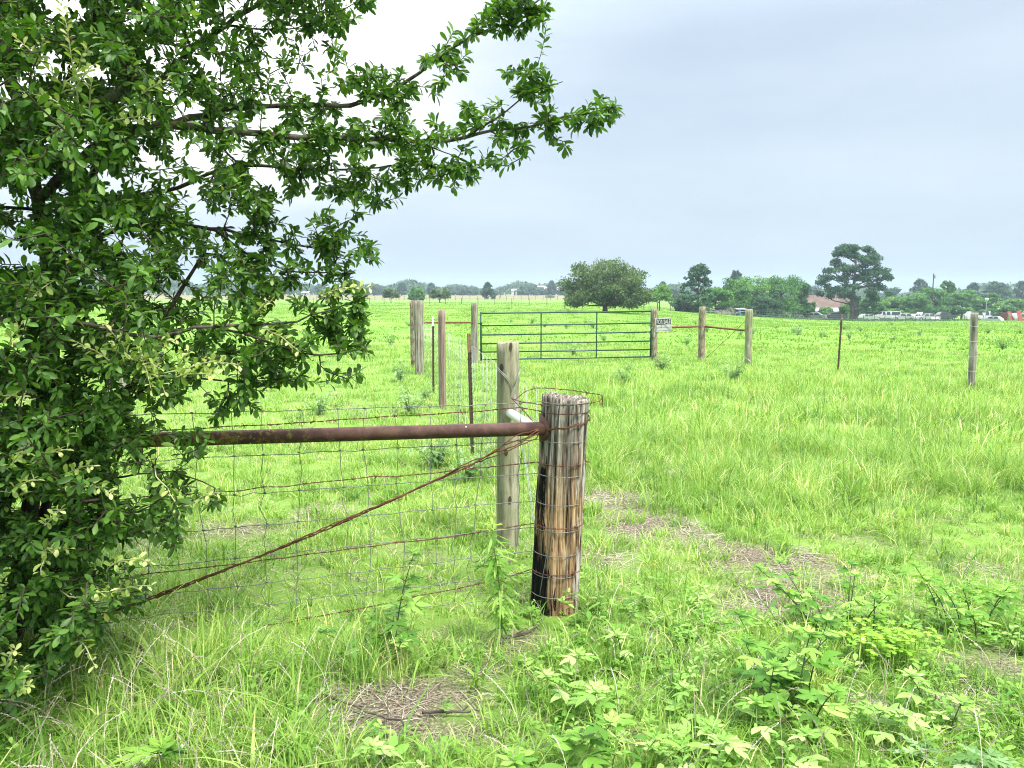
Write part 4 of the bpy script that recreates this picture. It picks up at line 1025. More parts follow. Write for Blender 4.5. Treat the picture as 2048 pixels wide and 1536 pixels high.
cover('ground_cover', 3400, 301, lambda x, y: (1 - bare(x, y)) * (.25 + .6 * sstep(-.2, .4, x)) * (.35 + .65 * sstep(-.4, .3, vnoise(x, y, 3.5, 71))) * (1 - sstep(4.2, 6.5, y)), .042, 'weed', 'low leafy ground cover of the right verge')
cover('pale_ground_cover', 1900, 302, lambda x, y: (1 - bare(x, y)) * (.15 + .6 * sstep(0, .6, x)) * sstep(-.3, .3, vnoise(x, y, 4.5, 72)) * (1 - sstep(3.6, 5.2, y)), .045, 'weed_pale', 'pale leafy ground cover along the lower edge')

# grass stalks with seed heads
def seed_stalks(name, n, xr, yr, seed, hr, label, mat='straw', shape=1.0):
    g = np.random.default_rng(seed); mb = MB()
    for k in range(n):
        b = ground(g.uniform(*xr), g.uniform(*yr)); h_ = g.uniform(*hr); a = g.uniform(0, 6.28); l_ = g.uniform(.15, .7) * h_
        pts = [b + Vector((math.cos(a) * l_ * f * f, math.sin(a) * l_ * f * f, h_ * (f - .2 * f ** 3))) for f in np.linspace(0, 1, 7)]
        r_ = g.uniform(.2, 1); mb.tube(pts, [.0010] * 6 + [.0006], 3, False, r_)
        for j in range(16):
            f = .66 + .34 * j / 15; q = f * 6; i0 = min(5, int(q)); p = pts[i0].lerp(pts[i0 + 1], q - i0); d = (pts[i0 + 1] - pts[i0]).normalized()
            s = Vector((g.normal(0, 1), g.normal(0, 1), g.normal(0, .5))).normalized(); t_ = (d * .8 + s * .5).normalized(); w = t_.cross(d).normalized() * .0022; l2 = .011 * shape
            mb.add([p, p + t_ * l2 * .5 + w, p + t_ * l2, p + t_ * l2 * .5 - w], [(0, 1, 2, 3)], r_)
    o = mb.build(name, M[mat]); return tag(o, label, 'grass', kind='stuff')
seed_stalks('seed_grass', 130, (20, 720), (1330, 1700), 1, (.22, .42), 'pale grass stalks with seed heads at the lower left')
seed_stalks('green_seed_grass', 110, (150, 1000), (1180, 1420), 2, (.25, .46), 'green grass stalks with seed heads under the brace wire', 'grass')
seed_stalks('verge_seed_grass', 120, (1000, 2048), (1180, 1650), 3, (.16, .34), 'scattered pale grass stalks of the right verge')
# dead sticks on the ground
def stick(label, a, b, r, seed):
    g = np.random.default_rng(seed); a, b = ground(*a), ground(*b); m = MB(); n = 9
    pts = [a.lerp(b, i / n) + Vector((g.normal(0, .008), g.normal(0, .008), r + .02 + g.normal(0, .006))) for i in range(n + 1)]
    m.tube([p - a for p in pts], [r * (1 - .5 * i / n) for i in range(n + 1)], 7)
    for k in (3, 6):
        d = Vector((g.normal(0, .06), g.normal(0, .06), .03)); m.tube([pts[k] - a, pts[k] - a + d], [r * .5, r * .2], 5)
    tag(m.build('fallen_stick', M['bark_far'], None, a, True), label, 'stick', 'dead sticks on the verge')
stick('grey dead stick lying across the straw patch below the ragweed', (650, 1405), (850, 1475), .007, 1)
stick('pale forked dead stick at the foot of the narrow leaved weed', (1000, 1295), (1085, 1268), .012, 2)
stick('thin dead stick lying right of the straw patch', (840, 1435), (960, 1440), .008, 3)
stick('dead stick in the grass near the foot of the overhanging tree', (215, 1275), (330, 1330), .010, 4)

# grey green weeds scattered over the pasture: three shapes, copied
def weed_shape(seed, h=.34):
    g = np.random.default_rng(seed); ml = MB()
    for s in range(9):
        a = g.uniform(0, 6.28); l_ = g.uniform(.05, .24); hh = h * g.uniform(.5, 1.1)
        top = Vector((l_ * math.cos(a), l_ * math.sin(a), hh)); ml.tube([Vector((0, 0, 0)), top * .5 + Vector((0, 0, .03)), top], [.004, .003, .002], 4)
        for k in range(15):
            f = .2 + .8 * k / 14; add_leaf(ml, top * f, g.uniform(0, 6.28), g.normal(.2, .3), g.uniform(.05, .10), SHT if k % 2 else SHN, g, .4)
    me = ml.build('pasture_weed', M['greyweed']); COL.objects.unlink(me); return me
shapes = [weed_shape(s) for s in (1, 2, 3)]
def pweed(px, py, s, k, lab):
    b = ground(px, py); o = shapes[k % 3].copy(); COL.objects.link(o); o.location = b; o.scale = (s, s, s); o.rotation_euler.z = k * 1.7
    tag(o, lab, 'weed', 'grey green weeds scattered through the pasture')
FARL = 'small grey green weed in the short grass of the open pasture'
NEARW = [('grey green thistly weed behind the netting, below the pinkish post', 872, 935, 1.5), ('grey green weed behind the netting, left of the pinkish post foot', 820, 830, 1.4), ('pale grey weed cluster behind the rusty strand, left of the green post', 935, 965, 1.2), ('grey green weed beside the bark covered gate post', 1325, 740, 1.6),
    ('grey green weed below the rusty rail, right of the sale sign', 1373, 690, 1.3), ('grey green weed seen through the lower rails of the gate', 1145, 712, 1.5), ('grey weed just above the second gate rail gap', 1208, 684, 1.3), ('grey green weed left of the lone steel post', 1595, 672, 1.6), ('feathery weed growing left of the steel post with the rusty top', 800, 765, 1.5), ('weed clump growing left of the broad flaking post', 780, 690, 1.6),
    ('tall grey weed in the field between the pale grey post and lone steel post', 1470, 760, 1.6), ('weed clump in the lush grass right of the gate', 1250, 770, 1.4), ('small weed tuft below the white tipped steel post', 850, 800, 1.0), ('grey weed standing alone behind the lone field post', 1840, 672, 1.5), ('grey weed near the right edge beyond the lone field post', 2005, 700, 1.6), ('grey weed in the grass left of the netting, under the tree tip', 640, 830, 1.3)]
for k, (lab, x_, y_, s_) in enumerate(NEARW): pweed(x_, y_, s_ * .85, k, lab)
g = np.random.default_rng(8)
for k in range(30):
    x_ = g.uniform(1380, 2048); y_ = 646 + abs(g.normal(0, 16)); pweed(x_, y_, g.uniform(.8, 1.6), k, FARL)
for k in range(14):
    pweed(g.uniform(760, 1350), g.uniform(618, 660), g.uniform(.8, 1.5), k, FARL)
# ------------------------------------------------------------------ distant trees
def crown_mat(name, a, b, c): return m_leaf(name, [(0, a), (.5, b), (1, c)], .25, .6, .2, (1.2, 1.3, .6), None, 0, up=.6)
M['c_oak'] = crown_mat('grey green oak crown', (.040, .078, .024), (.075, .125, .042), (.14, .20, .075))
M['c_pine'] = crown_mat('dark pine crown', (.016, .055, .020), (.034, .095, .036), (.065, .14, .055))
M['c_leafy'] = crown_mat('leafy green crown', (.035, .105, .022), (.075, .19, .038), (.15, .31, .065))
M['c_light'] = crown_mat('light green crown', (.06, .16, .025), (.12, .26, .045), (.21, .36, .075))
M['c_far'] = crown_mat('far grey green crown', (.03, .065, .03), (.045, .09, .04), (.07, .12, .05))
def tree(name, label, px, top, wpx, depth, kind, mat, seed, base=None, group=None, skirt=.12, n=3200, lean=0.0, leaf=None, trunkw=None, cat='tree'):
    """px: trunk column, top: pixel row of the tip, wpx: crown width in pixels"""
    g = np.random.default_rng(seed); b = base or on(px, depth); z1 = at(px, top, depth).z - b.z; W = wpx / FPX * depth; h = z1
    o = empty(name, b, label, cat, group); mt = MB(); lf = leaf or max(.13, depth * .0016)
    C = []                                          # foliage clumps: centre, radii
    if kind == 'dome':
        for k in range(90):
            a = g.uniform(0, 6.28); t_ = g.uniform(0, 1) ** .8; el = math.acos(1 - t_ * (1 - math.cos(R(100))))
            rr_ = g.uniform(.55, .96); C.append((Vector((W * .5 * rr_ * math.sin(el) * math.cos(a), W * .5 * rr_ * math.sin(el) * math.sin(a), h * (skirt + .18) + h * (.78 - skirt) * rr_ * max(-.12, math.cos(el)))), (W * .11, W * .11, h * .10)))
    elif kind == 'pine':
        for k in range(105):
            f = g.uniform(0, 1) ** .85; prof = float(np.interp(f, [0, .18, .45, .72, .88, 1], [.62, 1, .94, .72, .52, .22]))
            a = g.uniform(0, 6.28); rr_ = W * .46 * prof * math.sqrt(g.uniform(.06, 1)); C.append((Vector((rr_ * math.cos(a), rr_ * math.sin(a), h * (skirt + (.97 - skirt) * f))), (W * .065, W * .065, h * .042)))
    elif kind == 'cone':
        for k in range(30):
            f = g.uniform(skirt, 1); a = g.uniform(0, 6.28); rr_ = W * .46 * (1 - f) ** .7 * math.sqrt(g.uniform(.2, 1)); C.append((Vector((rr_ * math.cos(a), rr_ * math.sin(a), h * f * .95)), (W * .13, W * .13, h * .08)))
    elif kind == 'layer':
        for k in range(40):
            f = g.uniform(skirt, 1); a = g.uniform(0, 6.28); rr_ = W * .5 * math.sqrt(g.uniform(.05, 1)) * (1 - .55 * max(0, f - .45)); C.append((Vector((rr_ * math.cos(a), rr_ * math.sin(a), h * (.08 + .86 * f * (1 - .25 * (rr_ / (W * .5)) ** 2)))), (W * .13, W * .13, h * .045)))
    else:                                           # leafy: rounded heaps down to the ground
        for k in range(44):
            f = g.uniform(0, 1); a = g.uniform(0, 6.28); prof = math.sqrt(max(.05, 1 - (max(0, f - .42) / .66) ** 2)) * (.92 + .08 * f)
            rr_ = W * .46 * prof * math.sqrt(g.uniform(.1, 1)); C.append((Vector((rr_ * math.cos(a), rr_ * math.sin(a), h * (skirt + (.90 - skirt) * f))), (W * .15, W * .15, h * .11)))
    tr_ = trunkw or W * .028
    fork = h * (skirt + .12 if kind == 'dome' else .5 if kind in ('leafy', 'layer') else .93)
    mt.tube([Vector((0, 0, -.3)), Vector((0, 0, h * .03)), Vector((lean * .3 + g.normal(0, .02) * h, 0, fork * .5)), Vector((lean, 0, fork))], [tr_ * 1.5, tr_, tr_ * .85, tr_ * (.25 if kind in ('pine', 'cone') else .7)], 8)
    for c, r in C[:26 if kind != 'cone' else 10]:
        s = Vector((lean * .5, 0, min(fork, max(h * .12, c.z - .22 * math.hypot(c.x, c.y) - .05 * h)))); q = s.lerp(c, .55) + Vector((0, 0, -.03 * h))
        mt.tube([s, q, c], [tr_ * .42, tr_ * .26, tr_ * .1], 5, False)
    mt.build('trunk', M['bark_far'], o, None, True)
    ci = g.integers(0, len(C), n); ctr = np.array([list(c) for c, r in C])[ci]; rad = np.array([r for c, r in C])[ci]
    v = norm(g.normal(0, 1, (n, 3))) * (g.uniform(0, 1, (n, 1)) ** .42) * g.uniform(.8, 1.25, (n, 1)); P = ctr + v * rad
    P[:, 2] = np.maximum(P[:, 2], .05)
    d1 = norm(g.normal(0, 1, (n, 3))); d2 = norm(np.cross(d1, g.normal(0, 1, (n, 3)))); s = (lf * g.uniform(.6, 1.35, n))[:, None]
    V = np.stack([P - d1 * s * .9, P - d2 * s * .42 + d1 * s * .1, P + d1 * s * .9, P + d2 * s * .42 + d1 * s * .1 + d2 * 0], 1).reshape(-1, 3)
    rv = (g.uniform(0, 1, len(C))[ci] * .45 + g.uniform(0, 1, n) * .55)
    Q = np.arange(4 * n).reshape(n, 4)
    me = np_mesh('crown', V, Q, None, rv, mat=M[mat]); link(bpy.data.objects.new('crown', me), o)
    return o
tree('oak_tree', 'big round grey green oak standing alone beyond the green gate', 1210, 504, 184, 78, 'dome', 'c_oak', 1, n=21000, skirt=.04, leaf=.15, trunkw=.28)
tree('leafy_tree', 'small bright green tree just right of the big round oak', 1319, 566, 50, 112, 'dome', 'c_light', 2, n=3500, skirt=.28)
tree('pine_tree', 'open dark pine between the small bright tree and the leafy thicket', 1397, 528, 78, 122, 'pine', 'c_pine', 3, n=5000, skirt=.25)
tree('pine_tree', 'large spreading dark pine in front of the rusty roofed house', 1704, 486, 156, 138, 'pine', 'c_pine', 4, n=19000, skirt=.24, trunkw=.34, lean=.4)
GRP = 'trees of the thicket left of the house'
for k, (lab, px, top, w, dep, kd, mt) in enumerate([
    ('dark bushy tree at the left foot of the open pine', 1375, 588, 56, 118, 'leafy', 'c_pine'), ('dark leafy tree right of the open pine', 1432, 574, 62, 126, 'leafy', 'c_leafy'), ('light topped leafy tree at the left of the thicket', 1468, 556, 66, 136, 'leafy', 'c_leafy'),
    ('leafy tree in the middle of the thicket', 1508, 552, 74, 140, 'leafy', 'c_light'), ('tallest rounded leafy tree of the thicket, beside the house', 1562, 545, 84, 140, 'leafy', 'c_leafy'), ('leafy tree touching the left end of the rusty roof', 1600, 562, 40, 144, 'leafy', 'c_leafy'),
    ('low dark bush in front of the thicket, right of the pale grey post', 1532, 592, 58, 132, 'leafy', 'c_pine')]):
    tree('leafy_tree', lab, px, top, w * 1.22, dep, kd, mt, 20 + k, group=GRP, skirt=.02, n=7000)
GRP = 'trees and bushes behind the parked cars'
for k, (lab, px, top, w, dep, kd, mt) in enumerate([
    ('straggly bush in front of the left end of the white porch', 1622, 604, 26, 150, 'leafy', 'c_leafy'), ('low bush in front of the white porch middle', 1652, 614, 30, 152, 'leafy', 'c_light'),
    ('bush in front of the house door, left of the big pine trunk', 1690, 606, 20, 150, 'leafy', 'c_light'), ('dark bush right of the big pine trunk', 1745, 590, 46, 158, 'leafy', 'c_leafy'), ('pale green bush behind the white pickup', 1784, 593, 56, 176, 'leafy', 'c_light'),
    ('dark leafy tree behind the white hatchback', 1836, 582, 66, 170, 'leafy', 'c_leafy'), ('leafy tree in front of the utility pole', 1868, 572, 74, 172, 'leafy', 'c_leafy'), ('tall straggly tree with upright sprays beside the utility pole', 1893, 560, 44, 176, 'pine', 'c_leafy'),
    ('broad layered tree left of the yard light', 1925, 576, 80, 174, 'layer', 'c_leafy'), ('broad layered tree right behind the yard light', 1968, 578, 72, 178, 'layer', 'c_leafy'), ('light green tree cut by the right edge', 2038, 594, 84, 170, 'layer', 'c_light'), ('low bush under the light green edge tree', 2018, 610, 44, 162, 'leafy', 'c_leafy')]):
    tree('leafy_tree', lab, px, top, w, dep, kd, mt, 40 + k, group=GRP, skirt=.02, n=6500)
GRP = 'small trees in the far pasture'
for k, (lab, px, top, w, dep, kd, mt, sk) in enumerate([
    ('leftmost of the three small round trees in the far pasture', 782, 576, 33, 165, 'dome', 'c_oak', .30), ('middle one of the three small round trees in the far pasture', 833, 570, 35, 172, 'dome', 'c_leafy', .06), ('rightmost of the three small round far trees, forked trunk', 880, 572, 44, 158, 'dome', 'c_oak', .22),
    ('dark cone shaped conifer at the edge of the far pasture', 976, 565, 36, 250, 'cone', 'c_pine', .02), ('small pale bush in the far dry field', 652, 579, 22, 245, 'leafy', 'c_light', .02), ('small green bush among the far white sheds', 1100, 592, 16, 300, 'leafy', 'c_leafy', .02)]):
    tree('far_tree', lab, px, top, w, dep, kd, mt, 60 + k, group=GRP, skirt=sk, n=2200)
GRP = 'hazy trees along the horizon'
HZ = [('hazy broad tree seen between the leaves, far left', 516, 561, 34, 380, 'leafy'), ('hazy tall spreading tree right of the far left broad one', 559, 552, 30, 380, 'pine'), ('hazy pointed conifer beside the tall spreading far tree', 578, 558, 18, 370, 'cone'), ('hazy round tree behind the small pale bush', 645, 565, 36, 390, 'leafy'),
    ('hazy tree partly behind the young tip of the overhanging tree', 712, 559, 34, 380, 'leafy'), ('hazy broad tree left of the leftmost small round tree', 748, 567, 46, 400, 'leafy'), ('hazy flat topped tree between the two left round trees', 803, 566, 26, 380, 'pine'), ('hazy pine behind the rightmost small round tree', 863, 566, 22, 390, 'pine'),
    ('hazy round tree right of the rightmost small round tree', 908, 572, 44, 420, 'leafy'), ('hazy round tree left of the cone shaped conifer', 940, 573, 40, 420, 'leafy'), ('hazy dark tree behind the far dark shed', 1056, 570, 46, 420, 'leafy'), ('hazy tree behind the far white shed', 1084, 576, 36, 430, 'leafy'), ('pale hazy round headed tree beside the big oak', 1103, 562, 22, 400, 'pine'),
    ('hazy tree top between the big oak and the small bright tree', 1326, 564, 26, 300, 'pine'), ('hazy tree at the left flank of the big oak', 1125, 576, 26, 420, 'leafy'), ('hazy rounded pine standing behind the thicket', 1470, 541, 44, 230, 'pine'), ('hazy tree just right of the small bright tree', 1345, 578, 30, 300, 'leafy'),
    ('hazy spreading tree left of the utility pole', 1838, 559, 48, 270, 'pine'), ('hazy low tree right of the big dark pine', 1788, 573, 44, 300, 'leafy'), ('hazy tree behind the broad layered trees', 1945, 566, 40, 280, 'pine'), ('hazy broad dome tree above the yard light', 1992, 564, 66, 270, 'pine'), ('hazy tree cut by the right edge', 2044, 562, 46, 280, 'pine'), ('hazy tree between the thicket and the rusty roof', 1622, 571, 40, 300, 'leafy')]
for k, (lab, px, top, w, dep, kd) in enumerate(HZ): tree('hazy_tree', lab, px, top, w, dep, kd, 'c_far', 80 + k, group=GRP, skirt=.12, n=1800, leaf=.6)
# the wood along the horizon, one mass
g = np.random.default_rng(333); n = 60000
az = g.uniform(R(-58), R(58), n); dist = g.uniform(430, 640, n); x, y = dist * np.sin(az), dist * np.cos(az)
hh = 5.2 + 2.0 * np.sin(az * 37) + 1.6 * np.sin(az * 91 + 1) + 1.0 * np.sin(az * 211 + dist * .02) + 3.2 * sstep(R(14), R(24), az) + 4.5 * sstep(R(-14), R(-26), az)
hh = hh * (dist / 520)
z = terrain(x, y) + hh * g.uniform(0, 1, n) ** .6
P = np.stack([x, y, z], 1); d1 = norm(g.normal(0, 1, (n, 3))); d2 = norm(np.cross(d1, g.normal(0, 1, (n, 3)))); s = g.uniform(.7, 1.6, n)[:, None]
V = np.stack([P - d1 * s, P - d2 * s * .6, P + d1 * s, P + d2 * s * .6], 1).reshape(-1, 3)
o = link(bpy.data.objects.new('far_wood', np_mesh('far_wood', V, np.arange(4 * n).reshape(n, 4), None, g.uniform(0, 1, n), mat=M['c_far']))); tag(o, 'hazy blue green wood along the whole horizon', 'wood', kind='stuff')
# undergrowth that hides the foot of the thicket and the fence line of the yard
g = np.random.default_rng(44); n = 9000
px = g.uniform(1360, 2080, n); dep = np.interp(px, [1360, 1450, 1600, 2080], [116, 124, 128, 150]) + g.uniform(0, 8, n); x = (px - 1024) / FPX * dep; zz = terrain(x, dep) + np.abs(g.normal(0, .20, n)) * (.5 + .6 * np.sin(px * .07) ** 2) * np.interp(px, [1500, 1620], [2.2, .8])
P = np.stack([x, dep, zz], 1); d1 = norm(g.normal(0, 1, (n, 3))); d2 = norm(np.cross(d1, g.normal(0, 1, (n, 3)))); s = g.uniform(.10, .24, n)[:, None]
V = np.stack([P - d1 * s, P - d2 * s * .5, P + d1 * s, P + d2 * s * .5], 1).reshape(-1, 3)
o = link(bpy.data.objects.new('undergrowth', np_mesh('undergrowth', V, np.arange(4 * n).reshape(n, 4), None, g.uniform(0, 1, n), mat=M['c_pine']))); tag(o, 'dark undergrowth along the yard fence', 'undergrowth', kind='stuff')

# ------------------------------------------------------------------ house, sheds
t = NT('rusty pink roof'); f = t.noise(.9, 5, .65); f2 = t.noise(3, 3, .6, mapscale=(6, 1, 1))
c = t.ramp(f, [(.36, (.13, .045, .025)), (.48, (.10, .067, .052)), (.65, (.14, .10, .083))]); c = t.mix(t.range(f2, .3, .7, 0, .35), c, (.16, .11, .09)); M['roof'] = t.done(t.principled(c, .7, .1, .3))
M['brick'] = m_plain('dim brown wall', (.16, .11, .085), .9, 0, .2, .3, 2)
M['dark_wood'] = m_plain('dark timber', (.05, .045, .04), .9, 0, .2, .4, 3)
M['glass'] = m_plain('dark window glass', (.02, .025, .03), .12, 0, .6, .2, 2)
M['tin'] = m_plain('pale tin sheet', (.42, .43, .42), .5, .2, .4, .15, 2)
M['tin_pink'] = m_plain('faded pink tin sheet', (.50, .36, .33), .6, 0, .4, .2, 2)
hb = on(1672, 168); sc_ = 168 / FPX
house = empty('farmhouse', hb, 'low house with a rusty pinkish roof behind the large dark pine', 'house')
Wd, rh, eh = 118 * sc_, (588 and at(1672, 590, 168).z - hb.z), at(1672, 614, 168).z - hb.z
m = MB(); m.box((0, 3.5, eh / 2), (Wd * .92, 6.4, eh)); m.build('wall', M['brick'], house)
def slab(m, pts, th): m.add([Vector(p) for p in pts] + [Vector(p) - Vector((0, 0, th)) for p in pts], [(0, 1, 2, 3), (7, 6, 5, 4), (0, 4, 5, 1), (1, 5, 6, 2), (2, 6, 7, 3), (3, 7, 4, 0)])
m = MB(); slab(m, [(-Wd * .5, -.6, eh), (Wd * .5, -.6, eh), (Wd * .46, 3.5, rh), (-Wd * .46, 3.5, rh)], .15); slab(m, [(-Wd * .46, 3.52, rh), (Wd * .46, 3.52, rh), (Wd * .5, 7.6, eh), (-Wd * .5, 7.6, eh)], .15)
for s in (-1, 1): m.add([(s * Wd * .455, -.4, eh - .1), (s * Wd * .455, 7.4, eh - .1), (s * Wd * .455, 3.5, rh - .1)], [(0, 1, 2)])
m.build('roof', M['roof'], house)
# front gable and tin porch
gx0, gxr = 4 * sc_, 42 * sc_
m = MB(); gw_, gd_ = 22 * sc_, 2.6
m.prism([(gx0, eh - .5), (gx0 + 2 * gw_, eh - .5), (gx0 + gw_, rh + .05)], -gd_, 1.0); m.build('gable', M['dark_wood'], house)
m = MB(); slab(m, [(gx0 - .5, -gd_ - .4, eh - .75), (gx0 + gw_, -gd_ - .4, rh + .22), (gx0 + gw_, 3.2, rh + .22), (gx0 - .5, 3.2, eh - .75)], .14); slab(m, [(gx0 + gw_, -gd_ - .4, rh + .225), (gx0 + 2 * gw_ + .5, -gd_ - .4, eh - .75), (gx0 + 2 * gw_ + .5, 3.2, eh - .75), (gx0 + gw_, 3.2, rh + .225)], .14)
m.build('gable_roof', M['roof'], house)
m = MB(); slab(m, [(-50 * sc_, -3.6, eh - 1.05), (2 * sc_, -3.6, eh - .75), (2 * sc_, -.55, eh - .1), (-50 * sc_, -.55, eh - .1)], .12); pr = m.build('porch_roof', M['tin'], house)
for x_ in (-48, -24, 0):
    m = MB(); m.tube([(x_ * sc_, -3.3, 0), (x_ * sc_, -3.3, eh - 1.0)], .07, 6); m.build('porch_post', M['dark_wood'], house)
for x_ in (-38, -14, 20, 40):
    m = MB(); m.box((x_ * sc_, .26 if x_ < 10 else -gd_ - .02, eh * .5), (1.2, .06, 1.1)); m.build('window', M['glass'], house)
def shed(label, px, dep, w, d, h, wall, roofm, slope=.25, group='far farm sheds', door=True):
    b = on(px, dep); o = empty('farm_shed', b, label, 'shed', group); m = MB(); m.box((0, d / 2, h / 2), (w, d, h)); m.build('wall', M[wall], o)
    m = MB(); slab(m, [(-w * .55, -.3, h), (w * .55, -.3, h), (w * .55, d + .3, h + slope * d), (-w * .55, d + .3, h + slope * d)], .12); m.build('roof', M[roofm], o)
    if door: m = MB(); m.box((w * .15, -.02, h * .42), (w * .3, .06, h * .8)); m.build('door', M['dark_wood'], o)
shed('far white shed left of the dark open shed', 1028, 430, 2.9, 4, 2.6, 'white', 'tin')
shed('far dark open shed with a pale roof edge', 1042, 432, 5.6, 5, 2.4, 'dark_wood', 'tin', .12)
shed('far white walled barn below the hazy trees', 1068, 440, 7.0, 6, 2.4, 'white', 'tin', .28)
shed('far white upper barn behind the white walled one', 1080, 480, 7.6, 6, 4.8, 'tin', 'white', .12)
shed('far pinkish roofed shed beside the big oak', 1103, 430, 7.4, 6, 2.8, 'white', 'tin_pink', .3)
shed('tiny far white shed in front of the left horizon wood', 609, 420, 3.6, 4, 1.5, 'white', 'white', .2)
shed('small dark shed with an open front under the thicket', 1484, 127, 1.5, 1.5, 1.15, 'dark_wood', 'tin', .05, None)
b = on(1479, 125.5); m = MB(); m.tube([(0, 0, .02), (0, 0, .3), (0, 0, .6), (0, 0, .88)], [.27, .29, .29, .27], 14)
M['blue'] = m_plain('blue plastic', (.05, .16, .30), .4, 0, .4, .2, 4); tag(m.build('barrel', M['blue'], None, b), 'small blue barrel beside the dark open shed', 'barrel')
# pile of dead branches
g = np.random.default_rng(17); b = on(1448, 122)
m = MB()
for k in range(34):
    a = Vector((g.normal(0, 1.2), g.normal(0, .4), g.uniform(.0, .5))); d = Vector((g.normal(0, 1), g.normal(0, .4), g.normal(.1, .3))).normalized() * g.uniform(.5, 1.5); m.tube([a - d, a + Vector((0, 0, .1)), a + d], [.03, .045, .015], 4)
tag(m.build('brush_pile', m_plain('bleached dead wood', (.30, .27, .23), .9, 0, .2, .3, 4), None, b), 'pile of bleached dead branches below the thicket', 'brush pile')

# ------------------------------------------------------------------ old vehicles in the yard
CAR = {'sedan': [(-2.2, .35), (2.2, .32), (2.25, .62), (2.1, .82), (1.1, .92), (.45, 1.38), (-.75, 1.42), (-1.5, 1.0), (-2.15, .95), (-2.25, .6)],
       'hatch': [(-2.0, .35), (2.0, .32), (2.05, .65), (1.9, .86), (1.0, .95), (.35, 1.42), (-1.2, 1.46), (-1.85, 1.0), (-2.05, .6)],
       'pickup': [(-2.7, .5), (2.6, .45), (2.65, .85), (2.5, 1.05), (1.45, 1.12), (.9, 1.72), (-2.5, 1.80), (-2.72, 1.1)],
       'bed': [(-2.6, .5), (2.5, .45), (2.55, .9), (2.4, 1.05), (1.3, 1.12), (.75, 1.68), (-.45, 1.70), (-.6, 1.08), (-2.6, 1.06)],
       'van': [(-3.4, .5), (3.2, .5), (3.3, 1.2), (2.6, 2.5), (-3.3, 2.65), (-3.45, 1.0)]}
PAINT = {'white': (.40, .41, .42), 'pale': (.38, .42, .44), 'grey': (.26, .32, .28), 'blue': (.025, .045, .07), 'dark': (.03, .035, .04)}
for k_, v_ in PAINT.items():
    M['car_' + k_] = m_plain('car paint ' + k_, v_, .35, 0, .5, .12, 2)
M['tyre'] = m_plain('tyre rubber', (.02, .02, .02), .9, 0, .2, .2, 5)
